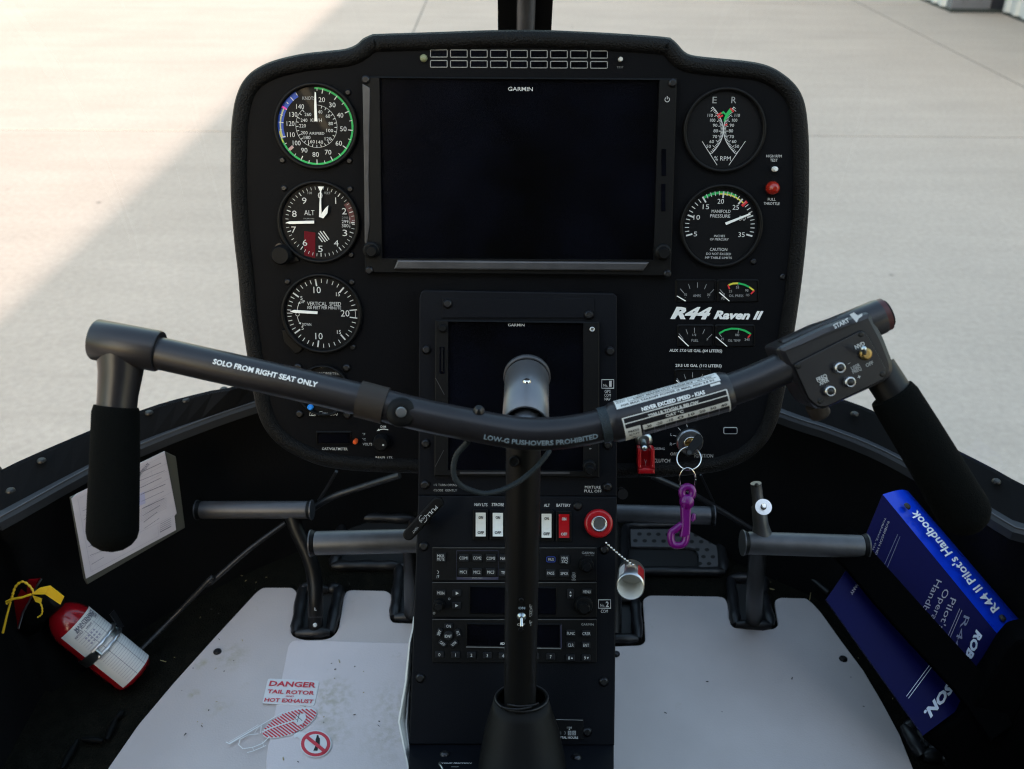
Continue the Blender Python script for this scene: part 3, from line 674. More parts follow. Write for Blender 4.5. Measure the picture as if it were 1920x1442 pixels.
slot([C4(60, 1000), C4(270, 1000), C4(290, 1285), C4(60, 1285)], r=.008)
slot([C7(590, 1140), C7(700, 1145), C7(760, 1300), C7(850, 1345), C7(725, 1355)], r=.010, pit_shade=False)
slot([C7(850, 1345), C7(920, 1380), C7(965, 1460)], r=.008, closed=False, pit_shade=False)
BL = Crop(0, 1280, 6.4)
slot([BL(1480, 345), BL(1390, 430), BL(1280, 690)], r=.0042, closed=False, pit_shade=False, mt=shaded_rubber); slot([BL(1240, 700), BL(980, 680)], r=.0042, closed=False, pit_shade=False, mt=shaded_rubber); slot([BL(930, 690), BL(740, 1037)], r=.0042, closed=False, pit_shade=False, mt=shaded_rubber)
# perforated vent plate in the slot right of the console
vp = thing('vent_plate', 'grey perforated vent plate in the floor under the right pedal', 'vent plate', FLOOR.at(*C4(850, 780)))
m = M(); m.pprism(FLOOR, [C4(235, 500), C4(850, 500), C4(862, 800), C4(725, 800), C4(722, 680), C4(700, 640), C4(650, 628), C4(240, 622)], .004, .008, perf, .0006); m.build('plate', vp)
m = M()
for r_, (y_, xs_) in enumerate(((536, range(300, 840, 67)), (584, range(270, 840, 67)), (640, (712, 780)), (690, (755, 822)), (739, (730, 795)), (785, (767, 834)))):
    for x in xs_:
        c = C4(x, y_ + (x - 300) * .016); q = [(c[0] + 4.4 * math.cos(2 * math.pi * i / 14), c[1] + 3.2 * math.sin(2 * math.pi * i / 14)) for i in range(14)]
        m.sheet(FLOOR, q, .0084, black_ink)  # black discs on the plate stand in for the dark of open holes
m.build('hole_shade', vp)['kind'] = 'stuff'
# ================================================================== INSTRUMENT PANEL
zp = lambda py: 0.9 / (1 - .000128 * (py - 450))
PAN = pl3((960, 450, zp(450)), (1200, 450, zp(450)), (960, 800, zp(800)))
OL = [(430.4, 340), (431.5, 248), (435.6, 206.7), (440.8, 181.7), (451, 156.7), (468, 135.8), (491, 121), (520, 109.8), (566, 99.4), (607.5, 94.6), (645, 90.4), (666, 82.7), (680, 71), (695, 64), (711.7, 61.9),
      (820, 58.5), (926, 55), (1040, 55.5), (1180, 62.5), (1248.8, 68), (1261, 72), (1271.7, 81.7), (1284, 95), (1301, 102.5), (1346.7, 107.7), (1409, 114), (1446.7, 124), (1475.8, 142), (1496.7, 163), (1509, 188), (1515, 219), (1518.5, 269),
      (1519, 335), (1518, 392.5), (1513, 455), (1505, 528), (1494.6, 601), (1484, 665), (1475, 724), (1463.5, 777), (1452, 808), (1437, 833), (1415, 854), (1390, 870), (1352, 884), (1308, 891), (1229, 896), (1000, 897), (780, 889),
      (691, 886), (628, 880), (586.7, 870), (549, 853), (520, 834), (497, 808), (482.5, 777), (473, 735), (461.7, 667), (451, 590), (445, 517.5), (437.7, 455), (432.5, 392)]
pane = thing('instrument_panel', 'black instrument panel with padded rim, round gauges and a large dark display', 'instrument panel', PAN.at(960, 890))
uvs = [Vector(PAN.uv(*p)) for p in OL]
uvs = [tuple(p) for p in catmull([Vector((p.x, p.y, 0)) for p in uvs], 4, closed=True)]; uvs = [(p[0], p[1]) for p in uvs]; uvs = ccw(uvs)
m = M(); n = len(uvs); rings = []
cu, cv = PAN.uv(975, 480)
def shrink(p, s): return [(cu + (a - cu) * s, cv + (b - cv) * s) for a, b in p]
for d, h in ((.0, -.006), (.0005, -.001), (.0028, .0035), (.0070, .0062), (.0115, .0062), (.0150, .0030), (.0162, 0.0)): rings.append((inset(uvs, d), h))
rings = [(shrink(uvs, .90), -.14), (shrink(uvs, .97), -.05)] + rings
vs = [PAN.w(a, b, h) for q, h in rings for a, b in q]; fs = []
for r in range(len(rings) - 1):
    for i in range(n): j = (i + 1) % n; fs.append((r * n + i, r * n + j, (r + 1) * n + j, (r + 1) * n + i))
m.add(vs, fs, leather, True); m.build('padded_rim', pane)
m = M(); m.add([PAN.w(a, b, 0.0004) for a, b in inset(uvs, .0160)], [tuple(range(n))], black_paint); m.add([PAN.w(a, b, -.139) for a, b in reversed(shrink(uvs, .90))], [tuple(range(n))], black_paint)
face = m.build('panel_face', pane)
def ptext(t, C, x, y, h, mt=white, w=None, pl=PAN, z=.0012, **k): m = M(); m.text(pl, t, *C(x, y), h / C.s, mt, w=(w / C.s if w else None), z=z, **k); m.build('legend', pane)   # flat print on the panel face

def gauge(name, label, C, cx, cy, R_, tab=None):
    px, py = C(cx, cy); r = R_ / C.s
    g = M(); g.ring(PAN, px, py, r * .91, r, .0004, .0052, plastic, 56, hin=.0012); g.disc(PAN, px, py, r * .92, .0006, .0014, dial_mat, 56)
    if tab:
        g.pprism(PAN, [C(x, y) for x, y in tab], .0004, .003, plastic, .0008)
    return lab(g.build(name, pane), label), (px, py, r)
def dial(part, C):
    class D: pass
    d = D(); d.m = M(); d.C = C; d.part = part; d.nm = 'dial_print'
    d.t = lambda t, x, y, h, mt=white, w=None, **k: d.m.text(PAN, t, *C(x, y), h / C.s, mt, w=(w / C.s if w else None), z=.0021, **k)
    d.l = lambda pts, w, mt=white, z=.0021: d.m.line(PAN, [C(*p) for p in pts], w / C.s, z, mt)
    d.tick = lambda cx, cy, a, r0, r1, w, mt=white: d.m.tick(PAN, *C(cx, cy), a, r0 / C.s, r1 / C.s, w / C.s, .0021, mt)
    d.arc = lambda cx, cy, r, a0, a1, w, mt, z=.0018: d.m.arc(PAN, *C(cx, cy), r / C.s, a0, a1, w / C.s, z, mt)
    d.sh = lambda pts, mt, z=.0018: d.m.sheet(PAN, [C(*p) for p in pts], z, mt)
    d.done = lambda: d.m.build('dial_print', part)
    return d
def needle(part, C, pts, z0=.0036, mt=None, name='needle'):
    m = M(); m.pprism(PAN, [C(*p) for p in pts], z0, z0 + .0008, mt or needle_mat); return m.build(name, part)
def interp(tab, sub, f):
    for (a, b) in zip(tab, tab[1:]):
        for k in range(1, sub): f(a + (b - a) * k / sub)

# airspeed
g, _ = gauge('airspeed_indicator', 'round airspeed gauge with a green outer arc and a blue sector', A1, 822, 945, 380)
d = dial(g, A1); c = (826, 945)
d.arc(*c, 330, 0, 252, 17, green); d.arc(*c, 318, 252, 299, 12, pale); d.arc(*c, 330, 244, 262, 10, yellow, .0019)
d.arc(*c, 322, 250, 330, 62, blue, .0016)
TA = [(13, 1), (37, 1), (66, 1), (95.5, 1), (125, 1), (154.5, 1), (180, 1), (206, 1), (230, 1), (252, 1), (275.5, 1), (299, 1), (319, 1)]
for a, _ in TA: d.tick(*c, a, 290, 332, 8)
interp([a for a, _ in TA], 2, lambda a: d.tick(*c, a, 306, 332, 6)); d.tick(*c, 4, 308, 332, 6); d.tick(*c, 329.7, 306, 332, 6)
d.arc(*c, 318, 298, 301, 46, magenta, .0023); d.tick(*c, 230, 276, 322, 26, white)
for k in range(3): d.tick(*c, 228.4 + k * 1.7, 278, 320, 5, red)
for t, x, y in (('20', 880, 705), ('30', 975, 752), ('40', 1045, 845), ('50', 1074, 968), ('60', 1033, 1097), ('70', 937, 1178), ('80', 825, 1198), ('90', 722, 1160), ('100', 654, 1095), ('110', 602, 1020), ('120', 599, 920), ('130', 625, 838), ('140', 685, 767)):
    d.t(t, x, y, 42, w=58 if len(t) == 2 else 70)
d.arc(832, 945, 185, -1, 322, 3, white)
for k in range(25):
    a = 17 + k * 12.6
    if a < 326: d.tick(832, 945, a, 162, 186, 6)
for t, x, y in (('40', 865, 815), ('60', 935, 853), ('80', 961, 920), ('100', 952, 983), ('120', 937, 1057), ('140', 862, 1087), ('160', 788, 1083), ('180', 748, 1045), ('200', 722, 1003), ('220', 707, 940), ('240', 720, 890), ('260', 755, 838)):
    d.t(t, x, y, 29, w=40 if len(t) == 2 else 60)
d.t('KNOTS', 762, 692, 30, grey_print, w=112); d.t('KM/H', 830, 890, 30, w=100); d.t('AIRSPEED', 835, 1008, 22, w=136); d.done()
needle(g, A1, [(816, 635), (826, 640), (832, 760), (840, 900), (814, 900), (812, 760)])

# altimeter
g, _ = gauge('altimeter', 'round altimeter with three white hands and a dark red window', A2, 845, 418, 370, [(520, 590), (470, 640), (480, 760), (560, 790), (680, 770), (640, 690)])
d = dial(g, A2); c = (866, 412)
for k in range(50):
    a = k * 7.2 + .5
    d.tick(*c, a, 277 if k % 5 == 0 else 285, 312, 8 if k % 5 == 0 else 4.5)
for t, x, y in (('0', 866, 175), ('1', 1005, 222), ('2', 1082, 317), ('3', 1088, 512), ('4', 1010, 605), ('5', 868, 655), ('6', 728, 600), ('7', 628, 483), ('8', 633, 340), ('9', 722, 222)): d.t(t, x, y, 56, w=42 if t != '1' else 8)
d.t('ALT', 768, 330, 44, w=92); d.t('CALIBRATED', 762, 384, 10, grey_print, w=102); d.t('100', 772, 153, 22, grey_print, w=38); d.t('FEET', 930, 153, 20, grey_print, w=58)
d.t('299', 1090, 410, 28, w=60); d.t('300', 1090, 447, 30, w=60); d.t('298', 1088, 376, 22, dim_print, w=56)
for k in range(9): d.l([(1125, 370 + k * 12), (1137, 370 + k * 12)], 3)
d.l([(1145, 420), (1176, 420)], 12)
d.arc(*c, 290, 55, 92, 50, pinkish, .0016); d.sh([(722, 495), (822, 510), (820, 740), (722, 715)], dull_red, .0016)
for p in ([(850, 546), (886, 594)], [(850, 512), (912, 594)], [(864, 496), (930, 584)], [(893, 496), (946, 572)]): d.l(p, 9)
d.done()
needle(g, A2, [(555, 420), (590, 408), (810, 402), (810, 428), (590, 432)])
needle(g, A2, [(843, 95), (897, 95), (874, 135), (874, 255), (878, 375), (855, 370), (858, 255), (864, 135)], z0=.0046)
needle(g, A2, [(868, 372), (892, 382), (930, 335), (938, 265), (912, 290), (882, 330)], z0=.0056)
m = M(); m.lathe(PAN.mat(*A2(527, 705), .003), [(.0095, 0), (.0092, .008), (.0075, .011)], soft_black, 22); m.lathe(PAN.mat(*A2(505, 640), .0005), [(.004, 0), (.004, .003)], dark_steel, 12); m.build('adjusting_knob', g)

# vertical speed
g, _ = gauge('vertical_speed_indicator', 'round vertical speed gauge with its needle at zero', A2, 875, 1244, 364, [(520, 1380), (540, 1500), (640, 1600), (680, 1590), (720, 1540), (600, 1400)])
d = dial(g, A2); c = (882, 1238)
MJ = [268, 306, 351, 400.5, 443]
for a in MJ[1:4]: d.tick(*c, a, 250, 312, 13)
for a in MJ[1:4]: d.tick(*c, 540 - a, 250, 312, 13)
interp(MJ, 5, lambda a: (d.tick(*c, a, 276, 312, 6.5), d.tick(*c, 540 - a, 276, 312, 6.5)))
d.tick(*c, 270, 265, 312, 6); d.tick(*c, 83, 250, 318, 10); d.tick(*c, 97, 250, 318, 10); d.arc(*c, 300, 83, 97, 5, white)
for t, x, y, h in (('10', 838, 1026, 58), ('15', 1026, 1064, 36), ('5', 697, 1098, 34), ('20', 1090, 1236, 58), ('15', 1035, 1404, 36), ('10', 855, 1441, 58), ('5', 707, 1367, 34)): d.t(t, x, y, h, w={'10': 66, '15': 36, '5': 19, '20': 78}[t])
d.t('VERTICAL  SPEED', 901, 1150, 34, w=304); d.t('100 FEET PER MINUTE', 902, 1186, 27, w=304); d.t('UP', 710, 1131, 25, w=36); d.t('DOWN', 744, 1336, 25, w=82)
d.arc(866, 1240, 208, 276, 298, 5, white); d.arc(866, 1240, 208, 243, 262, 5, white); d.arc(662, 1245, 16, 0, 360, 5, white)
d.sh([(684, 1128), (664, 1148), (688, 1150)], white); d.sh([(690, 1336), (672, 1326), (694, 1316)], white); d.done()
needle(g, A2, [(594, 1220), (628, 1206), (842, 1220), (840, 1243), (628, 1231)])

# chronometer
g, _ = gauge('chronometer', 'small round clock mostly hidden behind the grey stick bar', A3, 890, 640, 235)
d = dial(g, A3); d.t('M800', 882, 423, 18, grey_print, w=66); d.t('CHRONOMETER', 890, 481, 28, grey_print, w=296)
d.t('DAVTRON', 905, 848, 26, w=240, shear=.25, bold=.006); d.l([(770, 862), (775, 832), (820, 830), (832, 846), (815, 862), (770, 860)], 4); d.l([(860, 826), (886, 822)], 4); d.done()
m = M(); m.lathe(PAN.mat(*A3(780, 782), .0014), [(.0029, 0), (.0028, .003), (.0018, .0042)], bright_blue, 18); lab(m.build('push_button', g), 'light blue button')
for x, y in ((665, 425), (1103, 430), (680, 845), (1110, 855)): put(SCREW, 'screw', pane, PAN.mat(*A3(x, y), .0008))
# outside temperature and volt meter
m = M(); m.frame(PAN, rrect(*A3(824, 1003), *A3(1146, 1122), 2), rrect(*A3(838, 1012), *A3(1134, 1114), 1), .0004, .0022, .0008, plastic, screen_mat); m.build('voltmeter_window', pane)
m = M(); m.lathe(PAN.mat(*A3(1190, 1082), .0004), [(.0020, 0), (.0020, .004), (.0025, .0045), (.0024, .007), (.0014, .009)], amber, 16); lab(m.build('selector_toggle', pane), 'orange capped toggle')
m = M(); m.lathe(PAN.mat(*A3(1420, 1090), .0004), [(.0080, 0), (.0078, .007), (.0062, .010)], soft_black, 24); m.disc(PAN, *A3(1433, 1126), 2.0, .0095, .0104, white, 12); m.build('dimmer_knob', pane)
ptext('OAT/VOLTMETER', A3, 997, 1160, 24, w=230, bold=.006); ptext('DIM', A3, 1434, 960, 20, w=48, bold=.006); ptext('°F', A3, 1258, 1028, 20, w=26); ptext('°C', A3, 1260, 1073, 20, w=30); ptext('VOLTS', A3, 1291, 1118, 24, w=86); ptext('PANEL LTS', A3, 1440, 1240, 24, w=150, bold=.006)
P = M(); P.line(PAN, [A3(1478, 988), A3(1440, 982), A3(1400, 986)], 1.8, .0012, white); P.sheet(PAN, [A3(1374, 1000), A3(1392, 978), A3(1404, 996)], .0012, white); P.build('dim_arrow', pane)

# dual tachometer
g, _ = gauge('tachometer', 'round engine and rotor speed gauge with two curved scales', A5, 862, 980, 374)
d = dial(g, A5); cy = 980
xl = lambda y: 845 - .00238 * (y - cy) ** 2 if y > cy else 845 - .00215 * (y - cy) ** 2
xr = lambda y: 848 + (845 - xl(y))
for f, sgn in ((xl, -1), (xr, 1)):
    d.l([(f(y), y) for y in range(770, 1196, 14)], 7 if sgn < 0 else 7)
    for k in range(34):
        y = 772 + k * 12.8; sl = (f(y + 1) - f(y - 1)) / 2; nx, ny = sgn, -sgn * sl; q = math.hypot(nx, ny); big = k % 4 == 1
        L_ = 40 if big else 22
        d.l([(f(y), y), (f(y) + nx / q * L_, y + ny / q * L_)], 5)
for k, (t, y) in enumerate((('110', 846), ('100', 890), ('90', 936), ('80', 986), ('70', 1038), ('60', 1082), ('50', 1125))):
    d.t(t, (728, 750, 772, 778, 770, 742, 714)[k], y, 27, w=40 if len(t) == 2 else 46); d.t(t, (972, 948, 923, 914, 921, 943, 968)[k], y, 27, w=40 if len(t) == 2 else 46)
d.t('E', 768, 708, 56, grey_print, w=38); d.t('R', 941, 708, 56, grey_print, w=44); d.t('% RPM', 838, 1234, 38, w=148)
d.l([(655, 1080), (790, 1295)], 5); d.l([(1046, 1078), (895, 1296)], 5)
d.sh([(850, 908), (872, 885), (925, 805), (905, 782), (870, 830), (850, 880)], green, .0024); d.l([(866, 838), (848, 818), (812, 836)], 14, green, .0024)
d.l([(790, 848), (828, 824)], 14, red, .0026); d.l([(800, 868), (842, 846)], 16, red, .0026); d.l([(908, 782), (940, 815)], 14, red, .0026); d.l([(858, 938), (882, 926)], 14, red, .0026); d.done()
# manifold pressure
g, _ = gauge('manifold_pressure_gauge', 'round manifold pressure gauge with green and yellow arc at the top', A6, 830, 455, 374)
d = dial(g, A6); c = (814, 455)
MP = [(254, '5', 595, 522), (288.5, '10', 607, 372), (327, '15', 690, 277), (363, '20', 823, 228), (397.5, '25', 958, 282), (431, '30', 1018, 380), (465.5, '35', 1010, 528)]
for a, t, x, y in MP: d.tick(*c, a, 252, 310, 14); d.t(t, x, y, 42, w=30 if len(t) == 1 else 58)
interp([a[0] for a in MP], 5, lambda a: d.tick(*c, a, 276, 314, 7))
d.arc(*c, 298, -33, 27, 22, green); d.arc(*c, 288, -4, 43, 12, yellow, .0019); d.tick(*c, 45.5, 262, 320, 26, red)
for t, x, y, h, w in (('MANIFOLD', 826, 318, 28, 170), ('PRESSURE', 818, 360, 28, 180), ('INCHES', 812, 540, 20, 98), ('OF MERCURY', 810, 570, 20, 168), ('CAUTION', 803, 661, 27, 156), ('DO NOT EXCEED', 804, 701, 20, 222), ('MP TABLE LIMITS', 802, 736, 20, 240)): d.t(t, x, y, h, w=w)
d.done(); needle(g, A6, [(862, 420), (1082, 337), (1096, 340), (1088, 350), (872, 441)])
# small gauges
def small(name, label, C, box):
    m = M(); x0, y0, x1, y1 = box; m.frame(PAN, rrect(*C(x0, y0), *C(x1, y1), 5), rrect(*C(x0 + 12, y0 + 12), *C(x1 - 12, y1 - 12), 4), .0004, .0018, .0008, plastic, dial_mat)
    g = lab(m.build(name, pane), label); d = dial(g, C)
    d.nm = 0; return g, d
def shift(d, z=.0014):
    return d
g, d = small('ammeter', 'small amps gauge', A6, (415, 930, 785, 1140))
for p in ([(458, 1015), (490, 1052)], [(532, 972), (546, 1016)], [(613, 958), (613, 1006)], [(694, 975), (676, 1018)], [(762, 1020), (728, 1056)]): d.l(p, 4.5, grey_print)
d.t('70', 505, 1068, 22, grey_print, w=28); d.t('70', 713, 1070, 22, grey_print, w=28); d.t('AMPS', 608, 1078, 24, grey_print, w=70); d.t('-', 503, 1090, 20, grey_print); d.t('+', 711, 1092, 14, grey_print); d.done()
needle(g, A6, [(425, 1082), (432, 1078), (510, 1122), (504, 1130)], z0=.0024)
g, d = small('oil_pressure_gauge', 'small oil pressure gauge with coloured arc', A6, (790, 930, 1170, 1140))
d.l([(893, 982), (932, 968), (980, 966)], 16, yellow); d.l([(980, 966), (1035, 978), (1080, 1000)], 16, green); d.l([(1080, 1000), (1120, 1030)], 14, yellow); d.l([(888, 980), (902, 1018)], 13, red); d.l([(1126, 1030), (1094, 1062)], 14, red); d.l([(978, 966), (978, 988)], 4, grey_print)
for t, x, y, w in (('55', 974, 1002, 28), ('25', 910, 1037, 30), ('95', 1057, 1030, 30), ('115', 1066, 1071, 30), ('0', 852, 1066, 14), ('OIL PRESS', 962, 1078, 130), ('PSI', 846, 1102, 30)): d.t(t, x, y, 22, grey_print, w=w)
d.l([(814, 1020), (845, 1055)], 4.5, grey_print); d.done(); needle(g, A6, [(806, 1050), (814, 1045), (904, 1124), (898, 1130)], z0=.0024)
g, d = small('fuel_gauge', 'small fuel gauge of the auxiliary tank', A7, (430, 40, 765, 245))
for p in ([(445, 122), (478, 162)], [(510, 85), (526, 128)], [(586, 70), (586, 116)], [(678, 84), (660, 126)], [(745, 128), (710, 162)]): d.l(p, 4.5, grey_print)
d.t('E', 482, 172, 20, grey_print, w=12); d.t('1/2', 585, 134, 20, grey_print, w=34); d.t('F', 704, 176, 20, grey_print, w=13); d.t('FUEL', 591, 184, 24, grey_print, w=62); d.done()
needle(g, A7, [(438, 150), (446, 145), (538, 234), (530, 240)], z0=.0024)
g, d = small('oil_temperature_gauge', 'small oil temperature gauge with long green arc', A7, (772, 40, 1135, 245))
d.l([(808, 122), (860, 92), (920, 78), (980, 80), (1040, 96), (1094, 128)], 17, green); d.l([(1092, 128), (1068, 160)], 14, red); d.l([(986, 78), (978, 118)], 4.5, grey_print); d.l([(808, 122), (830, 152)], 4.5, grey_print)
for t, x, y, w in (('180', 972, 134, 36), ('75', 838, 172, 28), ('245', 1060, 176, 46), ('OIL TEMP', 944, 185, 112)): d.t(t, x, y, 22, grey_print, w=w)
d.done(); needle(g, A7, [(776, 156), (784, 151), (884, 236), (876, 241)], z0=.0024)
g, d = small('fuel_gauge', 'small fuel gauge of the main tank behind the stick bar', A7, (405, 440, 740, 640))
for p in ([(428, 524), (458, 566)], [(492, 488), (508, 530)], [(569, 472), (569, 518)], [(660, 488), (644, 530)]): d.l(p, 4.5, grey_print)
d.t('FUEL', 575, 590, 24, grey_print, w=62); d.done(); needle(g, A7, [(420, 545), (428, 540), (512, 630), (506, 636)], z0=.0024)
ptext('AUX 17.0 US GAL (64 LITERS)', A7, 598, 276, 25, w=476, bold=.03); ptext('29.5 US GAL (112 LITERS)', A7, 623, 411, 25, w=416, bold=.03)
ptext('R44', A6, 556, 1234, 98, bright_white, w=370, bold=.05, shear=.32); ptext('Raven II', A6, 982, 1252, 70, bright_white, w=446, bold=.045, shear=.32)
# annunciator lights
outline_grey = mat('grey light outline', (.20, .205, .205), .6)
for r_ in range(2):
    for k in range(9):
        x0, y0 = A4(122 + k * 180.2, (440, 536)[r_] + k * 1.2); x1, y1 = A4(289 + k * 180.2, (522, 613)[r_] + k * 1.2)
        m = M(); q = rrect(x0, y0, x1, y1, 3.2, 4); m.frame(PAN, q, rrect(x0 + .9, y0 + .9, x1 - .9, y1 - .9, 2.6, 4), .0004, .0012, .0009, outline_grey, screen_mat); m.build('annunciator_light', pane)
m = M(); m.lathe(PAN.mat(*A4(70, 525), .0004), [(.0034, 0), (.0034, .002), (.0026, .0034), (.0012, .0040)], mat('pale sensor lens', (.20, .22, .13), .3), 20); lab(m.build('light_sensor', pane), 'pale green dome')
m = M(); m.lathe(PAN.mat(*A4(1838, 537), .0004), [(.0021, 0), (.0021, .004), (.0016, .0055)], mat('grey white button', (.5, .5, .48), .4), 16); m.build('test_button', pane); ptext('TEST', A4, 1837, 606, 16, dim_print, w=62)
m = M(); m.lathe(PAN.mat(*A5(1302, 1330), .0004), [(.0024, 0), (.0024, .006), (.0016, .0075)], white_plastic, 16); m.build('test_button', pane)
ptext('HIGH RPM', A5, 1302, 1213, 24, w=138); ptext('TEST', A5, 1301, 1250, 24, w=68)
m = M(); m.lathe(PAN.mat(*A6(1286, 108), .0004), [(.0064, 0), (.0062, .003), (.0056, .006), (.0040, .0085), (.0018, .0098)], red_lens, 24); lab(m.build('warning_lamp', pane), 'red domed lamp')
ptext('FULL', A6, 1282, 210, 24, w=70); ptext('THROTTLE', A6, 1281, 248, 24, w=144)
# large display
m = M(); dp = rrect(*(680, 143), *(1268, 512), 6)
m.frame(PAN, [(679, 143), (1270, 147), (1258, 518), (684, 512)], [(711, 146), (1237, 150), (1226, 488), (716, 485)], .0004, .0085, .0045, soft_black, screen_mat); disp = lab(m.build('flight_display', pane), 'large switched off display')
m = M(); m.pprism(PAN, [(745, 488), (1218, 492), (1206, 508), (738, 505)], .0085, .0125, pedal_grey, .0015); m.build('lower_ledge', disp)
m = M(); m.pprism(PAN, [A1(1245, 560), A1(1315, 600), A1(1300, 1440), A1(1262, 1440)], .0085, .0098, pedal_grey, .0008); m.pprism(PAN, [A2(1262, 0), A2(1300, 0), A2(1310, 440), A2(1285, 620), A2(1265, 600)], .0085, .0099, pedal_grey, .0008); m.build('edge_strip', disp)
m = M(); m.text(PAN, 'GARMIN', *A4(940, 801), 34 / 4.8, white, w=222 / 4.8, z=.0052, bold=.006); m.build('display_logo', disp); m = M(); m.arc(PAN, *A5(341, 704), 4.2, 35, 325, 1.1, .0095, white); m.line(PAN, [A5(341, 674), A5(341, 702)], 1.2, .0095, white); m.build('power_symbol', disp)
for x, y in ((697, 468), (1242, 472)):
    m = M(); m.lathe(PAN.mat(x, y, .008), [(.0078, 0), (.0076, .006), (.0066, .0068), (.0058, .0072)], soft_black, 24); m.lathe(PAN.mat(x + 1, y + 2, .0150), [(.0054, 0), (.0052, .007), (.0042, .0085)], soft_black, 20); m.build('rotary_knob', disp)
m = M(); m.rect(PAN, *A5(290, 1150), *A5(330, 1390), .0086, .0092, screen_mat); m.rect(PAN, *A6(288, 70), *A6(325, 318), .0086, .0092, screen_mat); m.build('card_slot', disp)
for x, y in (A1(1275, 525), A5(390, 555), A2(1307, 850), A6(342, 880)): put(SCREW, 'screw', pane, PAN.mat(x, y, .0086))
for x, y in (A6(1115, 770), A6(1380, 905), A2(540, 110), A2(1135, 118), A2(1145, 710), A2(570, 950), A2(1150, 955), A1(1115, 640), A1(525, 1250), A1(1128, 1255), A3(1160, 245)): put(SCREW_S, 'screw', pane, PAN.mat(x, y, .0008))
# ignition, clutch switch legends and lamp
for t, x, y, h, w in (('L', 762, 742, 24, 14), ('R', 759, 829, 27, 20), ('OFF', 784, 918, 26, 62), ('IGNITION', 1055, 934, 34, 166), ('DISENG', 655, 871, 22, 96), ('CLUTCH', 676, 978, 34, 150)): ptext(t, B6, x, y, h, white if x != 1055 else grey_print, w=w)
for p in ([(778, 750), (808, 758)], [(774, 830), (804, 822)], [(822, 680), (846, 706)], [(900, 652), (907, 676)]):
    P = M(); P.line(PAN, [B6(*q) for q in p], 1.0, .0012, white); P.build('switch_mark', pane)
m = M(); x0, y0 = B6(1227, 674); x1, y1 = B6(1362, 744); m.frame(PAN, rrect(x0, y0, x1, y1, 4, 4), rrect(x0 + 1, y0 + 1, x1 - 1, y1 - 1, 3.2, 4), .0004, .0012, .0009, grey_print, screen_mat); m.build('annunciator_light', pane)
m = M(); IG = PAN.mat(*B6(922, 800), 0); k = PAN.k(1292, 826)
m.lathe(IG, [(.0130, .0004), (.0130, .0050), (.0118, .0066)], alu, 44, smooth=False, cap1=False); m.lathe(IG, [(.0118, .0066), (.0074, .0068), (.0070, .0094)], pedal_grey, 44, smooth=False, cap1=False); m.lathe(IG, [(.0070, .0094), (.0068, .0102), (.0060, .0100)], steel, 36, cap1=False); m.lathe(IG, [(.0058, .0098), (.0001, .0098)], brass, 28); ig = m.build('ignition_switch', pane)
# red guarded clutch switch
cl = M(); cl.pprism(PAN, [B6(460, 880), B6(612, 880), B6(616, 1095), B6(462, 1095)], .0004, .006, red_plastic, .0008)
cl.pprism(PAN, [B6(462, 872), B6(492, 872), B6(494, 1050), B6(462, 1050)], .006, .018, red_plastic, .0012); cl.pprism(PAN, [B6(580, 872), B6(610, 872), B6(614, 1050), B6(582, 1050)], .006, .018, red_plastic, .0012)
cl.pprism(PAN, [B6(462, 1048), B6(614, 1048), B6(616, 1100), B6(464, 1100)], .006, .016, red_plastic, .0018); cl = lab(cl.build('clutch_switch', pane), 'red guarded switch')
m = M(); m.lathe(PAN.mat(*B6(512, 790), .0), [(.0085, 0.0004), (.0082, .004), (.0050, .0046)], zinc, 20); a_ = PAN.at(*B6(512, 800), .004); b_ = PAN.at(*B6(518, 862), .020); m.tube([a_, b_], [.0022, .0034], zinc, 14, dome=(0, .003)); m.build('toggle_lever', cl)
m = M(); m.line(PAN, [B6(520, 965), B6(530, 1000), B6(528, 1035)], .9, .0068, white); m.line(PAN, [B6(538, 970), B6(530, 1000)], .9, .0068, white); m.text(PAN, 'l', *B6(484, 1025), 3, white, z=.0185); m.text(PAN, 'l', *B6(590, 1022), 3, white, z=.0185); m.build('switch_print', cl)
# ================================================================== CENTRE CONSOLE
CU = pl3((960, 545, .897), (1200, 545, .897), (960, 930, .922))          # upper face
CL = pl3((960, 930, .922), (1200, 930, .922), (960, 1398, .905))         # radio face
CB = pl3((960, 1398, .905), (1200, 1398, .905), (960, 1480, .818))       # friction plate, folding towards the pilot
con = thing('centre_console', 'dark centre console of radios and rocker switches below the instrument panel', 'console', CL.at(960, 1398))
m = M()
m.pprism(CU, [(789, 548), (794, 544), (1150, 550), (1157, 556), (1157, 931), (784, 929), (786, 560)], -.02, 0, console_paint, .0012); m.build('upper_face', con)
m = M(); sidez = .30
m.pprism(CL, [(784, 929), (1157, 931), (1152, 1398), (767, 1396)], -.30, 0, console_paint, .0012); m.build('radio_face', con)
m = M(); m.pprism(CB, [(768, 1384), (1151, 1386), (1150, 1600), (760, 1600)], -.25, 0, console_paint, .0006); m.build('friction_plate', con)
def qt(t, C, x, y, h, mt=white, w=None, pl=None, z=.0006, **k): m = M(); m.text(pl or CL, t, *C(x, y), h / C.s, mt, w=(w / C.s if w else None), z=z, **k); m.build('legend', con)
for x, y in (A8(95, 1035), A8(1745, 1048), B1(88, 535), B1(82, 905), B1(1725, 548), B1(1722, 925)): put(SCREW_B, 'screw', con, CU.mat(x, y, 0))
for x, y in (B1(1455, 1098), B2(158, 112), B2(1705, 140), B2(128, 1240), B2(1700, 1272), B3(1590, 960)): put(SCREW_B, 'screw', con, CL.mat(x, y, 0))
for x, y in (B3(475, 1140), B3(1508, 1165)): put(SCREW_B, 'screw', con, CB.mat(x, y, 0))
m = M(); m.rect(CU, *A8(235, 575), *A8(1605, 750), .0002, .0016, console_paint, .0005); bp_ = m.build('blank_plate', con)
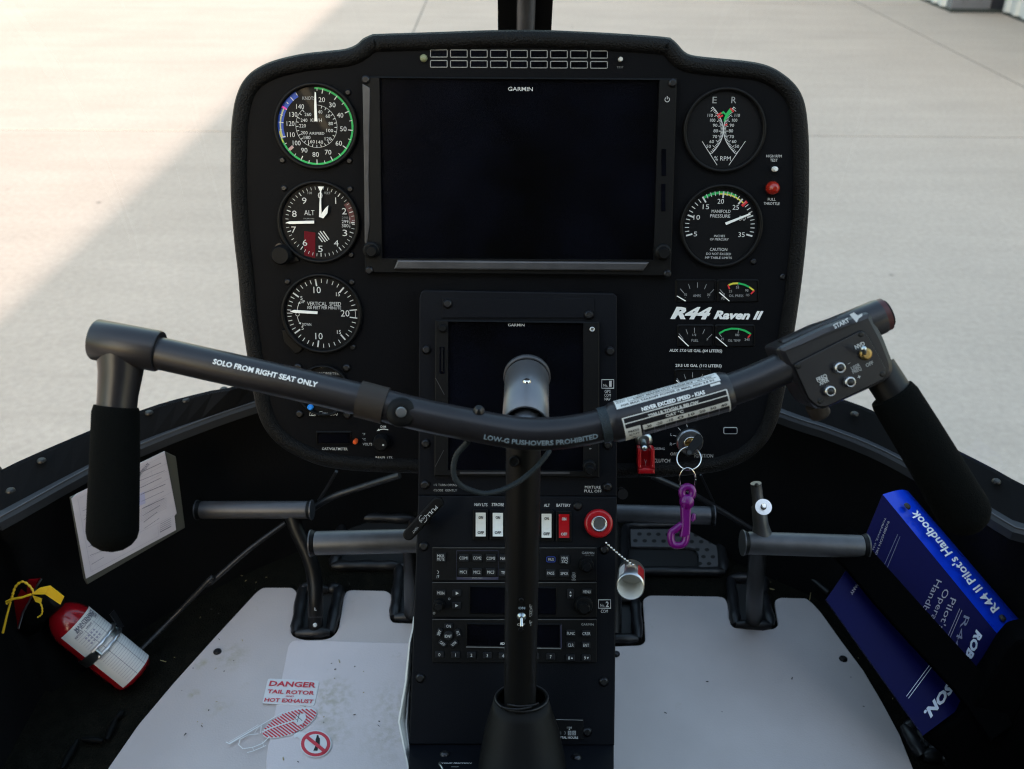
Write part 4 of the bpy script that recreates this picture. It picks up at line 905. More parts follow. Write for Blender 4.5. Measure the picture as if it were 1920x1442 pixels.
for x, y in (A8(285, 622), A8(1555, 722)): put(SCREW_B, 'screw', con, CU.mat(x, y, .0016))
# navigator
m = M(); x0, y0 = A8(172, 770); x1, y1 = A8(1655, 785)
m.frame(CU, [(816, 600), (1124, 604), (1124, 896), (814, 893)], [(840, 603), (1094, 606), (1094, 884), (840, 882)], .0004, .0065, .0030, soft_black, screen_mat); nav = lab(m.build('navigator_unit', con), 'switched off square navigator display')
m = M(); m.text(CU, 'GARMIN', *A8(902, 813), 24 / 4.8, white, w=148 / 4.8, z=.0037, bold=.006); m.build('display_logo', nav); m = M(); m.text(CU, 'o-', *B1(1570, 579), 4, white, z=.0072); m.build('knob_symbol', nav)
m = M(); m.rect(CU, 862, 885, 1068, 889, .0065, .0075, pedal_grey); m.build('lower_ledge', nav); m = M(); m.line(CU, [B1(172, 745), B1(250, 595)], 1.2, .0070, pedal_grey); m.build('bezel_line', nav); m = M(); m.line(CU, [A8(175, 1290), A8(255, 1440)], 1.2, .0070, pedal_grey); m.build('bezel_line', nav)
m = M(); m.rect(CU, *A8(212, 1010), *A8(255, 1250), .0066, .0072, screen_mat); m.rect(CU, *A8(228, 1020), *A8(243, 1230), .0074, .0082, soft_black); m.build('card_slot', nav)
m = M(); m.lathe(CU.mat(*A8(240, 842), .0065), [(.0040, 0), (.0038, .003), (.0024, .0042)], soft_black, 18); m.build('home_button', nav)
m = M(); m.lathe(CU.mat(*A8(1585, 852), .0065), [(.0024, 0), (.0024, .0015), (.0014, .0016), (.0012, .0004)], alu, 16); m.build('photocell', nav)
m = M(); m.lathe(CU.mat(*B1(1558, 735), .0065), [(.0062, 0), (.0060, .006), (.0048, .007)], soft_black, 22); m.lathe(CU.mat(*B1(1560, 765), .0130), [(.0044, 0), (.0042, .007), (.0032, .0085)], soft_black, 20); m.build('rotary_knob', nav)
k8 = dict(pl=CU, z=.0006)
x0, y0 = A8(1672, 1305); x1, y1 = A8(1780, 1382); Q = M(); Q.line(CU, [(x0, y0), (x1, y0), (x1, y1), (x0, y1)], 1.2, .0006, white, closed=True); Q.build('number_box', con)
qt('No.', A8, 1706, 1356, 24, w=38, **k8); qt('1', A8, 1750, 1342, 48, w=22, bold=.05, **k8); qt('GPS', B1, 1724, 66, 26, w=54, **k8); qt('COM', B1, 1724, 101, 26, w=58, **k8); qt('NAV', B1, 1724, 136, 26, w=54, **k8)
qt('1/2 TURN OPENS', B1, 264, 909, 20, grey_print, w=206, **k8); qt('CLOSE  GENTLY', B1, 264, 957, 20, grey_print, w=210, **k8); qt('MIXTURE', B1, 1591, 929, 25, w=142, **k8); qt('PULL OFF', B1, 1592, 964, 25, w=156, **k8)
# rocker switches
def rocker(label, x0, y0, x1, y1, mt, ink, on=False):
    m = M(); cx0, cy0 = B1(x0 - 25, y0 - 28); cx1, cy1 = B1(x1 + 18, y1 + 32); m.rect(CL, cx0, cy0, cx1, cy1, .0003, .0028, plastic, .0006, r=1.5)
    sw = lab(m.build('rocker_switch', con), label); a = B1(x0, y0); b = B1(x1, y1); ym = (a[1] + b[1]) / 2
    m = M(); n = 6
    rows = []
    for i in range(n + 1):
        t = i / n; y = a[1] + (b[1] - a[1]) * t; hh = .0050 + .0018 * (2 * t - 1) ** 2 * 1 + (.0022 * (1 - t) if not on else .0022 * t)
        rows.append([CL.at(a[0], y, .0028), CL.at(a[0], y, hh - .0006), CL.at(a[0] + .8, y, hh), CL.at(b[0] - .8, y, hh), CL.at(b[0], y, hh - .0006), CL.at(b[0], y, .0028)])
    m.loft(rows, mt, smooth=False, flip=True); m.add(rows[0], [tuple(range(6))], mt); m.add(rows[-1], [tuple(reversed(range(6)))], mt)
    w_ = (x1 - x0)
    for t, f in (('ON', .20), ('OFF', .84)):
        z = .0050 + .0018 * (2 * f - 1) ** 2 + (.0022 * (1 - f) if not on else .0022 * f) + .0006
        m.text(CL, t, *B1((x0 + x1) / 2, y0 + (y1 - y0) * f), 24 / 4.8, ink, w=(40 if t == 'ON' else 56) / 4.8, z=z, bold=.03)
    m.build('rocker', sw)
rocker('white navigation lights rocker', 537, 1158, 628, 1372, white_plastic, black_ink); rocker('white strobe rocker', 690, 1160, 783, 1372, white_plastic, black_ink, True)
rocker('white alternator rocker partly behind the stick', 1130, 1168, 1220, 1383, white_plastic, black_ink); rocker('red battery rocker', 1285, 1172, 1380, 1385, red_plastic, white)
for t, x, y, w in (('NAV LTS', 585, 1086, 116), ('STROBE', 737, 1086, 110), ('ALT', 1178, 1092, 52), ('BATTERY', 1328, 1092, 126)): qt(t, B1, x, y, 27, w=w, bold=.006)
m = M(); m.lathe(CL.mat(*B1(1640, 1252), 0), [(.0136, .0003), (.0136, .006), (.0128, .0085), (.0110, .0095), (.0076, .0085)], red_plastic, 40, cap1=False); m.lathe(CL.mat(*B1(1640, 1252), 0), [(.0076, .006), (.0076, .0115), (.0066, .0125), (.0060, .0115), (.0056, .0105)], alu, 36); mixk = lab(m.build('mixture_knob', con), 'red ringed knob with a silver centre')
# audio panel
def unit(name, label, x0, y0, x1, y1):
    m = M(); a = B2(x0, y0); b = B2(x1, y1); m.rect(CL, *a, *b, .0002, .0030, soft_black, .0006, r=1.5); m.line(CL, [(a[0], a[1] + 1.0), (b[0], a[1] + 1.2)], .8, .0034, dim_print)
    return lab(m.build(name, con), label)
def key(par, t, x, y, w=None, h=25, kw=None, kh=64, mt=white, name='button', C=B2, rot=0, blank=False):
    m = M(); kw = kw or 84; a = C(x - kw / 2, y - kh / 2); b = C(x + kw / 2, y + kh / 2)
    if rot:
        cx_, cy_ = C(x, y); ca, sa = math.cos(R(rot)), math.sin(R(rot)); q = [(cx_ + (u * ca - v_ * sa), cy_ + (u * sa + v_ * ca)) for u, v_ in rrect(-kw / 2 / C.s, -kh / 2 / C.s, kw / 2 / C.s, kh / 2 / C.s, 2)]
        m.pprism(CL, q, .003, .0050, button_mat, .0006)
    else: m.rect(CL, *a, *b, .003, .0050, button_mat, .0006, r=2)
    if t:
        for i, s_ in enumerate(t.split('|')):
            nl = len(t.split('|')); yy = y + (i - (nl - 1) / 2) * h * 1.15; m.text(CL, s_, *C(x, yy), h / C.s, mt, w=(w / C.s if w else None), z=.0056, rot=rot, bold=.0)
    return m.build(name, par)
au = unit('audio_panel', 'audio selector panel with rows of small keys', 232, 120, 1640, 408)
for t, x, y, w in (('MKR|MUTE', 304, 208, 62), ('COM1', 500, 212, 72), ('COM2', 616, 212, 72), ('COM3', 733, 214, 72), ('NAV1', 850, 216, 68), ('MIC1', 497, 332, 58), ('MIC2', 614, 333, 58), ('MIC3', 732, 333, 58), ('TEL', 845, 337, 48), ('MAN|SQ', 1366, 227, 52), ('PASS', 1246, 342, 62), ('SPKR', 1364, 345, 66)): key(au, t, x, y, w, kh=66 if '|' not in t else 78)
key(au, 'MUS', 1248, 224, 46, h=22, kw=76, kh=44)
m = M(); a = B2(1212, 202); b = B2(1284, 246); m.line(CL, rrect(*a, *b, 2), .8, .0058, key_blue, closed=True); a = B2(440, 150); b = B2(796, 396); m.line(CL, [a, (b[0], a[1]), b, (a[0], b[1])], .6, .0036, violet, closed=True); m.rect(CL, a[0], b[1] - 4.6, *b, .0030, .0034, violet)
m.line(CL, [B2(495, 380), B2(735, 384)], .7, .0038, dim_print); m.text(CL, 'SPLIT COM', *B2(615, 384), 2.6, grey_print, z=.0042, w=19); m.text(CL, 'GARMIN', *B2(1566, 168), 4.4, grey_print, w=23, z=.0036); m.text(CL, 'GMA 350', *B2(1578, 189), 2.4, dim_print, w=17, z=.0036)
m.text(CL, 'VOL', *B2(1444, 339), 2.6, grey_print, z=.0036); m.text(CL, 'CRSR', *B2(1444, 399), 2.8, grey_print, z=.0036); m.arc(CL, *B2(1444, 369), 3.6, 0, 360, .7, .0036, grey_print); m.arc(CL, *B2(1444, 369), 1.5, 0, 360, .7, .0036, grey_print); m.line(CL, [B2(272, 318), B2(286, 328), B2(284, 340), B2(274, 346)], 1.1, .0036, grey_print); m.line(CL, [B2(270, 385), B2(272, 362), B2(286, 360), B2(284, 382)], .9, .0036, grey_print); m.build('panel_lettering', au)
def knob(par, x, y, r0, r1, C=B2):
    k = CL.k(*C(x, y)); m = M(); m.lathe(CL.mat(*C(x, y), .003), [(r0 / C.s * k, 0), (r0 / C.s * k * .97, .006), (r0 / C.s * k * .85, .0072)], soft_black, 24); m.lathe(CL.mat(*C(x + 2, y + r0 * .30), .0095), [(r1 / C.s * k, 0), (r1 / C.s * k * .97, .007), (r1 / C.s * k * .78, .0088)], soft_black, 20); m.build('rotary_knob', par)
knob(au, 1550, 268, 62, 40)
# com radio
cr = unit('com_radio', 'communication radio with a dark window and a large knob', 232, 418, 1640, 720)
m = M(); m.frame(CL, [B2(545, 450), B2(1300, 462), B2(1300, 706), B2(545, 694)], [B2(556, 460), B2(1290, 472), B2(1290, 696), B2(556, 684)], .003, .0042, .0034, plastic, screen_mat); m.build('display_window', cr)
key(cr, 'MON', 305, 512, 58, kw=80, kh=52); key(cr, '', 440, 514, kw=76, kh=56); key(cr, '', 438, 620, kw=76, kh=56); key(cr, '', 1416, 520, kw=58, kh=84); key(cr, 'MENU', 1556, 502, 66, kw=86, kh=48)
m = M()
for x, y in ((444, 514), (440, 620)): m.sheet(CL, [B2(x - 12, y - 14), B2(x + 14, y), B2(x - 12, y + 14)], .0056, white)
m.sheet(CL, [B2(1416, 496), B2(1426, 514), B2(1406, 514)], .0056, white); m.sheet(CL, [B2(1416, 546), B2(1406, 528), B2(1426, 528)], .0056, white); m.arc(CL, *B2(246, 684), 1.9, 0, 360, .7, .0036, grey_print); m.arc(CL, *B2(376, 562), 1.8, 0, 360, .7, .0036, grey_print); m.build('panel_lettering', cr)
knob(cr, 290, 608, 50, 36); knob(cr, 1528, 612, 78, 50)
x0, y0 = B2(1656, 570); x1, y1 = B2(1760, 642); Q = M(); Q.line(CL, [(x0, y0), (x1, y0), (x1, y1), (x0, y1)], 1.2, .0006, white, closed=True); Q.build('number_box', con); qt('No.', B2, 1690, 617, 24, w=38); qt('2', B2, 1731, 608, 44, w=26, bold=.03); qt('COM', B2, 1706, 668, 28, w=60)
# transponder
tr_ = unit('transponder', 'transponder with ring of mode keys and a row of number keys', 232, 735, 1640, 1108)
m = M(); m.frame(CL, [B2(520, 770), B2(1345, 776), B2(1342, 998), B2(512, 982)], [B2(530, 778), B2(1322, 784), B2(1320, 978), B2(530, 962)], .003, .0046, .0034, plastic, screen_mat); m.line(CL, [B2(520, 974), B2(1335, 988)], 2.2, .0050, dim_print); m.line(CL, [B2(1334, 784), B2(1336, 985)], 2.0, .0050, violet); m.text(CL, 'ADF', *B2(838, 945), 4.6, white, z=.0042, bold=.03); m.build('display_window', tr_)
for t, x, y, w, rt in (('ON', 370, 796, 38, 0), ('SBY', 290, 852, 48, -70), ('ALT', 452, 856, 44, 70), ('OFF', 317, 945, 48, 38), ('VFR', 418, 947, 50, -40)): key(tr_, t, x, y, w, h=24, kw=72, kh=44, rot=rt)
m = M(); m.disc(CL, *B2(368, 880), 40 / 4.57, .003, .0052, button_mat, 24, .0006); m.text(CL, 'IDNT', *B2(368, 882), 5.2, white, w=60 / 4.57, z=.0058, bold=.006); m.build('button', tr_)
for i, (t, x) in enumerate((('0', 292), ('1', 430), ('2', 566), ('3', 702), ('4', 838), ('5', 975), ('6', 1110), ('7', 1246))): key(tr_, t, x, 1040 + i * 2.6, h=27, kw=76, kh=54)
for t, x, y, w in (('FUNC', 1420, 858, 68), ('CRSR', 1552, 860, 68), ('CLR', 1418, 958, 50), ('ENT', 1550, 960, 48)): key(tr_, t, x, y, w, kw=74, kh=54)
for t, x, s_ in (('8', 1404, 1), ('9', 1540, -1)):
    o = key(tr_, '', x + 11, 1069, kw=76, kh=54); m = M(); m.text(CL, t, *B2(x, 1069), 6, white, z=.0058, bold=.006); m.sheet(CL, [B2(x + 24, 1069 - 11 * s_), B2(x + 33, 1069 + 8 * s_), B2(x + 15, 1069 + 8 * s_)], .0058, white); m.build('key_print', tr_)
m = M(); m.text(CL, 'GARMIN', *B2(1561, 781), 4.2, grey_print, w=23, z=.0036); m.build('panel_lettering', tr_)
# hour meter and friction plate lettering
m = M(); m.rect(CL, *B3(1310, 862), *B3(1560, 1020), .0002, .0016, soft_black, .0004); m.line(CL, [B3(1345, 865), B3(1558, 870)], .8, .0020, grey_print)
for t, x in (('1', 1384), ('3', 1416)): m.text(CL, t, *B3(x, 970), 5.5, grey_print, z=.0020)
for t, x in (('0', 1453), ('5', 1488)): m.rect(CL, *B3(x - 14, 954), *B3(x + 14, 988), .0016, .0020, grey_print); m.text(CL, t, *B3(x, 971), 5.5, black_ink, z=.0024)
m.text(CL, '1/10', *B3(1451, 928), 3.6, white, z=.0020, w=9); m.sheet(CL, [B3(1444, 938), B3(1458, 938), B3(1451, 947)], .0020, white); m.text(CL, 'TOTAL HOURS', *B3(1436, 1006), 4.0, white, w=40, z=.0020, bold=.03); m.build('hour_meter', con)
Q = M(); Q.text(CB, 'CYCLIC FRICTION', *B3(556, 1206), 4.2, white, w=62, z=.0006, bold=.03, shear=.15); Q.line(CB, [B3(526, 1235), B3(584, 1235)], 1.2, .0006, white)
m = M(); m.tube([CB.at(*B3(440, 1203), .004), CB.at(*B3(434, 1215), .005), CB.at(*B3(450, 1235), .005), CB.at(*B3(462, 1256), .004)], .0011, zinc, 8); m.build('friction_lever', con)
Q.build('friction_legend', con)
for x, y in (B3(1818, 352),): put(SCREW_B, 'screw', con, FLOOR.mat(x, y, .006))
# mixture guard cup on a bead chain
cup = thing('mixture_guard', 'clear and silver cup with red stripe hanging on a bead chain below the red knob', 'knob guard', CL.at(1182, 1102, .02))
oc = W(1182, 1100, .862); bc = W(1184, 1072, .898); ax = (oc - bc).normalized()
zq = ax.to_track_quat('Z', 'Y').to_matrix().to_4x4(); mx = Matrix.Translation(bc) @ zq; Lc = (oc - bc).length
m = M(); m.lathe(mx, [(.0112, 0), (.0124, .001), (.0127, Lc * .5), (.0127, Lc), (.0118, Lc + .0006)], alu, 40, cap0=True, cap1=False); m.lathe(mx, [(.0118, Lc + .0006), (.0113, Lc - .002), (.0110, .003), (.0108, .0028)], white_plastic, 40, cap1=True); m.build('cup', cup)
m = M(); uu = (RT - ax * RT.dot(ax)).normalized(); vv = ax.cross(uu)
for a0, a1 in ((25, 62), (118, 150)):
    rows = [[bc + ax * h + (uu * math.cos(R(a)) + vv * math.sin(R(a))) * .01285 for h in (Lc * .28, Lc * .92)] for a in range(a0, a1 + 1, 6)]; m.loft(rows, red_plastic if a0 == 25 else white, flip=True)
m.build('stripe', cup)
m = M(); p0 = CL.at(*C4(62, 600), .006); p1 = bc + UP * .010 - FW * .012 + ax * .004
NB = 11
for i in range(NB):
    p = p0.lerp(p1, i / (NB - 1)) + Vector((0, 0, -.0012 * math.sin(math.pi * i / (NB - 1)))); m.lathe(Matrix.Translation(p), [(.0002, -.00135), (.0010, -.0009), (.00135, 0), (.0010, .0009), (.0002, .00135)], steel, 8)
m.tube([p0, p0.lerp(p1, .5) + Vector((0, 0, -.0012)), p1], .0004, steel, 6); m.build('bead_chain', cup)['kind'] = 'stuff'
# vent knob
vk = thing('vent_control', 'black flat vent lever lettered pull and lock beside the console', 'vent control', CL.at(793, 973, .01))
VP = pl3((793, 973, .885), (993, 973, .885), (793, 1173, .880)); m = M()
a_, b_ = Vector((766, 1003)), Vector((820, 943)); d_ = (b_ - a_).normalized(); e_ = Vector((-d_.y, d_.x)); caps = []
for i in range(9): t = R(-90 + 180 * i / 8); caps.append(tuple(b_ + d_ * 11 * math.cos(t) + e_ * 11 * math.sin(t)))
for i in range(9): t = R(90 + 180 * i / 8); caps.append(tuple(a_ + d_ * 11 * math.cos(t) + e_ * 11 * math.sin(t)))
m.pprism(VP, caps, -.006, .0025, plastic, .0015); m.build('lever', vk)
m = M(); m.text(VP, 'PULL', *C3(1882, 400), 6.5, white, w=27, z=.0030, rot=132, bold=.006); m.text(VP, 'LOCK', *C3(1815, 452), 4.4, white, w=14, z=.0030, rot=132); m.arc(VP, *C3(1815, 452), 7.2, 20, 160, .7, .0030, white); m.arc(VP, *C3(1815, 452), 7.2, 200, 340, .7, .0030, white); m.text(VP, 'VENT', *C3(1758, 535), 4.2, grey_print, w=15, z=.0030, rot=132); m.build('lever_print', vk)
m = M(); m.tube([VP.at(793, 973, -.006), VP.at(800, 975, -.04)], .0045, dark_steel, 14); m.build('shaft', vk)
# papers tucked beside the console
def sheetpaper(label, outer, z0, z1, dx):
    A = [W(x, y, z0 + (z1 - z0) * i / (len(outer) - 1)) for i, (x, y) in enumerate(outer)]
    t = thing('paper_sheet', label, 'paper', A[-1], 'papers tucked beside the console'); m = M()
    Bk = [p + FW * .16 + RT * dx for p in A]
    m.loft([A, Bk], paper, smooth=False); m.loft([[p + RT * .0016 for p in Bk], [p + RT * .0016 for p in A]], paper, smooth=False); m.loft([[p + RT * .0016 for p in A], A], paper, smooth=False); m.build('sheet', t); return t
sheetpaper('outer white paper edge leaning against the left side of the console', [B3(228, 60), B3(216, 160), B3(192, 262), B3(162, 570), B3(108, 880), B3(165, 1160), B3(188, 1270)], .93, .89, .03)
sheetpaper('inner white paper edge between the outer sheet and the console', [B3(232, 200), B3(212, 420), B3(185, 640), B3(166, 900), B3(192, 1160), B3(200, 1270)], .94, .895, .02)

m = M(); bq = CU.at(1163, 922, -.03); 
for hh, rr2 in ((0, .0048), (.008, .0036), (.016, .0052)): m.tube([bq - FW * hh, bq - FW * (hh + .006)], rr2, dark_steel, 14)
m.build('cable_fitting', con)
# ================================================================== CYCLIC STICK
cy = thing('cyclic_stick', 'grey control stick with long lettered cross bar, two hand grips and a rubber boot', 'control stick', W(980, 1440, .855))
ZB = .70
barpx = [(240, 651), (306, 664), (390, 683), (473, 701.5), (580, 726), (675, 748.5), (787, 777), (890, 798), (945, 808), (990, 813), (1040, 812.5), (1090, 806), (1161, 789.6), (1256, 763), (1351, 736.5), (1410, 716), (1468, 690), (1520, 664), (1575, 640)]
BAR = resample(catmull([W(x, y, ZB) for x, y in barpx], 10), 160)
BR = 31.0 / FPX * ZB
def bs(px, py):
    best = min(range(len(BAR)), key=lambda i: (BAR[i] - CAM).normalized().angle(ray(px, py).normalized())); return best
SL = [0.0]
for a, b in zip(BAR, BAR[1:]): SL.append(SL[-1] + (b - a).length)
def barpos(s, ang, r):
    s = max(0, min(SL[-1] - 1e-6, s)); i = min(len(BAR) - 2, int(s / SL[-1] * (len(BAR) - 1)))
    f = (s - SL[i]) / (SL[i + 1] - SL[i]); c = BAR[i].lerp(BAR[i + 1], f); t = (BAR[min(i + 2, len(BAR) - 1)] - BAR[max(0, i - 1)]).normalized()
    e = (CAM - c).normalized(); N = (e - t * e.dot(t)).normalized(); B = N.cross(t); B = B if B.dot(UP) > 0 else -B
    return c + (N * math.cos(ang) + B * math.sin(ang)) * r
def bartext(m, t, px, py, a_deg, h_px, w_px, mt, r, bold=.03):
    k = ZB / FPX; v, f = tfit(t, h_px * k, w_px * k if w_px else None, bold); s0 = SL[bs(px, py)]
    m.add([barpos(s0 + x, R(a_deg) + y / r, r) for x, y in v], f, mt)
def barrect(m, s0, s1, a0, a1, mt, r):
    na = max(1, int(abs(a1 - a0) / 8)); ns = max(1, int(abs(s1 - s0) / .012)); rows = [[barpos(s0 + (s1 - s0) * i / ns, R(a0 + (a1 - a0) * j / na), r) for i in range(ns + 1)] for j in range(na + 1)]
    m.loft(rows, mt, flip=False)
m = M(); m.tube(BAR, BR, stick_grey, 28); bar = m.build('cross_bar', cy)
m = M(); bartext(m, 'SOLO FROM RIGHT SEAT ONLY', 504, 709, 14, 9.6, 197, bright_white, BR + .0003); m.build('bar_lettering', bar); m = M(); bartext(m, 'LOW-G PUSHOVERS PROHIBITED', 1012, 813, -33, 10.2, 206, mat('weathered blue grey print', (.20, .27, .34), .6), BR + .0003); m.build('bar_lettering', bar)
# placard sleeve
i0, i1 = bs(1146, 793), bs(1366, 732)
rs = 38.0 / FPX * ZB
m = M(); m.tube(BAR[i0:i1 + 1], [rs * (.90 if j in (0, i1 - i0) else 1) for j in range(i1 - i0 + 1)], stick_grey, 32); slv = m.build('placard_sleeve', bar)
i2 = bs(1128, 798); m = M(); m.tube(BAR[i2:i0 + 2], BR * 1.10, hose, 24); m.build('sleeve_collar', bar)
m = M(); sA, sB = SL[bs(1163, 789)], SL[bs(1351, 736)]; rp = rs + .0003; rq = rs + .0005; ll = sB - sA
barrect(m, sA, sB, 34, 88, label_white, rp)
for a in (50, 66): barrect(m, sA + ll * .14, sB - .002, a - .7, a + .7, black_ink, rq)
barrect(m, sA + ll * .13, sA + ll * .134, 50, 86, black_ink, rq)
def bt(t, f, a, h, w, mt, bold=.02):
    k = ZB / FPX; v, ff = tfit(t, h * k, w * k, bold); m.add([barpos(sA + ll * f + x, R(a) + y / rq, rq) for x, y in v], ff, mt)
bt('LIMIT MANIFOLD PRESSURE - IN. HG', .56, 58, 4.6, 150, black_ink); bt('FOR MAX TAKEOFF POWER (5 MIN), ADD 2.8 IN.', .5, 42, 4.6, 180, black_ink); bt('PRESSURE', .06, 68, 3.6, 20, black_ink); bt('ALT-FT', .06, 58, 3.6, 18, black_ink); bt('MAXIMUM CONTINUOUS POWER', .56, 74, 4.0, 130, black_ink)
barrect(m, sB - ll * .11, sB - .001, 24, 31, label_white, rp)
bt('NEVER EXCEED SPEED - KIAS', .52, 14, 7.0, 120, bright_white, .04)
lw = .0012
for a in (4, -12): barrect(m, sA + ll * .02, sB + ll * .02, a - 1.4, a + 1.4, label_white, rp)
barrect(m, sA + ll * .02, sA + ll * .033, -86, 4, label_white, rp); barrect(m, sB + ll * .01, sB + ll * .023, -86, 4, label_white, rp)
bt('2200 LB TOGW & BELOW', .50, -8, 6.0, 96, label_white, .04); bt('OAT °C', .50, -21, 5.4, 34, label_white, .03)
barrect(m, sA + ll * .033, sA + ll * .17, -84, -26, label_white, rp); barrect(m, sA + ll * .19, sB + ll * .01, -45, -29, label_white, rp)
for k in range(8):
    bt(('-30', '-20', '-10', '0', '10', '20', '30', '40')[k], .24 + k * .103, -37, 5.6, 12, black_ink)
    barrect(m, sA + ll * (.19 + k * .103), sA + ll * (.194 + k * .103), -86, -45, pale_ink, rp)
for a in (-59, -72): barrect(m, sA + ll * .17, sB + ll * .01, a - .6, a + .6, pale_ink, rp)
bt('PRESS', .10, -38, 4.4, 20, black_ink); bt('ALT-FT', .10, -50, 4.4, 20, black_ink); bt('SL', .10, -64, 4.4, 8, black_ink); bt('2000', .10, -75, 4.4, 16, black_ink); bt('LIMITS', .34, -66, 5, 18, pale_ink)
m.build('speed_limit_placard', slv)
# left joint and grip
m = M(); LA, LB = W(177, 636, ZB), W(299, 659, ZB); rl = 39 / FPX * ZB
m.tube([LA.lerp(LB, f) for f in (0, .03, .5, .97, 1)], [rl * .93, rl, rl, rl, rl * .96], stick_grey, 30)
vx = [(228, 648), (226, 700), (221, 740), (218, 775)]; m.tube([W(x, y, ZB + .004) for x, y in vx], [46 / FPX * ZB, 40 / FPX * ZB, 36.5 / FPX * ZB, 36 / FPX * ZB], stick_grey, 28)
m.build('grip_joint', cy)
m = M(); m.tube([W(218, 762, ZB + .004), W(217, 772, ZB + .004), W(215.5, 850, ZB + .002), W(213, 930, ZB), W(211, 995, ZB)], [40 / FPX * ZB, 43 / FPX * ZB, 44.5 / FPX * ZB, 46 / FPX * ZB, 47 / FPX * ZB], foam, 28, dome=(0, .0155)); m.build('hand_grip', cy)
# collar, pivot boss, screw, hose
ic0, ic1 = bs(673, 748), bs(727, 762); rc = 35 / FPX * ZB
m = M(); m.tube(BAR[ic0:ic1 + 1], rc, brass_brown, 28); m.build('collar', cy)
e = (CAM - BAR[bs(752, 769)]).normalized(); bm = Matrix.Translation(W(752, 773, ZB) + e * BR * .55) @ e.to_track_quat('Z', 'Y').to_matrix().to_4x4()
kk = ZB / FPX
m = M(); m.lathe(bm, [(28 * kk, -.006), (28 * kk, .003), (25 * kk, .006), (12 * kk, .0062)], soft_black, 30); m.build('pivot_boss', cy)
m = M(); m.lathe(bm, [(10 * kk, .004), (10 * kk, .0088), (8.6 * kk, .0095)], alu, 24); m.build('pivot_pin', cy)
put(screw_mesh(11 * kk, .0042), 'screw', cy, Matrix.Translation(barpos(SL[bs(891, 798)], R(62), BR * .98)) @ (UP * .9 + (CAM - W(891, 770, .7)).normalized() * .6).to_track_quat('Z', 'Y').to_matrix().to_4x4())
hp = [B1(470, 520), B1(430, 560), B1(365, 640), B1(337, 750), B1(352, 850), B1(410, 915), B1(510, 962), B1(620, 985), B1(760, 960), B1(870, 910), B1(950, 862), B1(1040, 790), B1(1110, 720), B1(1175, 640), B1(1200, 600)]
HP = resample(catmull([W(x, y, .705 + .045 * (i / 14)) for i, (x, y) in enumerate(hp)], 8), 140)
m = M(); m.tube(HP, [(5.2 + .45 * math.sin(i * 2.2)) / FPX * .72 for i in range(140)], hose, 12); m.build('wiring_hose', cy)
# pivot sleeve, post, boot
FA, NA = W(988, 708, .795), W(985, 800, .722); dz = (NA - FA); ad = dz.normalized()
smx = Matrix.Translation(FA) @ ad.to_track_quat('Z', 'Y').to_matrix().to_4x4(); Ls = dz.length
m = M(); r0 = 41.0 / FPX * .795
m.lathe(smx, [(r0 * .86, .002), (r0 * .96, .0015), (r0, .003), (r0 * .985, Ls), (r0 * .90, Ls), (r0 * .89, Ls * .55)], mat('polished grey tube', (.17, .172, .185), .36, .7, bump=(300, .15, .0004)), 44, cap1=False); sl_ = m.build('pivot_sleeve', cy)
m = M(); m.lathe(smx, [(r0 * 1.01, -.004), (r0 * 1.075, -.004), (r0 * 1.085, -.001), (r0 * 1.05, .0005), (r0 * .98, .0005)], pedal_grey, 44, cap1=False); m.lathe(smx, [(r0 * 1.02, -.0035), (.0001, -.0035)], black_ink, 36); m.build('rear_ring', cy)
m = M(); m.lathe(smx, [(r0 * .66, Ls * .5), (r0 * .66, Ls + .010), (r0 * .60, Ls + .012)], mat('pale grey hinge tube', (.13, .132, .145), .36, .7), 30); m.build('hinge_tube', cy)
e = UP; sp_pt = FA.lerp(NA, .52); nrm = ((CAM - sp_pt).normalized()); nrm = (nrm - ad * nrm.dot(ad)).normalized()
m = M(); m.lathe(Matrix.Translation(sp_pt + nrm * (r0 * .985)) @ nrm.to_track_quat('Z', 'Y').to_matrix().to_4x4(), [(.0034, -.001), (.0033, .001), (.0022, .0020)], steel, 18); m.build('rivet', cy)
PT, PB = W(982, 800, .772), W(975, 1320, .862); pr = 32.5 / FPX * .79
m = M(); m.tube([PT.lerp(PB, f) for f in (0, .25, .5, .75, 1)], pr, post_black, 30); post = m.build('stick_post', cy)
pa = (PB - PT).normalized()
def postpt(px, py, lift=.0006):     # point on the front of the post seen at this pixel
    r = ray(px, py); rn = r.normalized(); w0 = CAM - PT; a = rn - pa * rn.dot(pa); b = w0 - pa * w0.dot(pa); A_, B_, C_ = a.dot(a), 2 * a.dot(b), b.dot(b) - pr * pr
    t = (-B_ - math.sqrt(max(0, B_ * B_ - 4 * A_ * C_))) / (2 * A_); return CAM + rn * (t - lift)
pn = (CAM - PT.lerp(PB, .7)).normalized(); pn = (pn - pa * pn.dot(pa)).normalized()
POSTP = Pl(postpt(978, 1160), pn, RT)
m = M(); m.text(POSTP, 'ON', *B2(998, 641), 5.2, mat('pale blue print', (.30, .38, .48), .6), w=12.5, z=.0002, bold=.03); m.text(POSTP, 'OFF', *B2(992, 783), 5.2, grey_print, w=15, z=.0002, bold=.03)
lx, ly = B2(1076, 617)
for i, ch in enumerate('LAND LT'):
    if ch != ' ':
        c = B2(1076, 617 + i * 27); w0 = postpt(*c, .0006); lp_ = Pl(w0, (pn * .72 + RT * .69), RT); m.text(lp_, ch, c[0], c[1], 4.4, grey_print, w=4.4, z=.0002)
m.build('post_lettering', post)
m = M(); tm = POSTP.mat(*B2(996, 716), 0); m.lathe(tm, [(.0040, -.0005), (.0038, .0012), (.0026, .0022), (.0024, .0030)], zinc, 18)
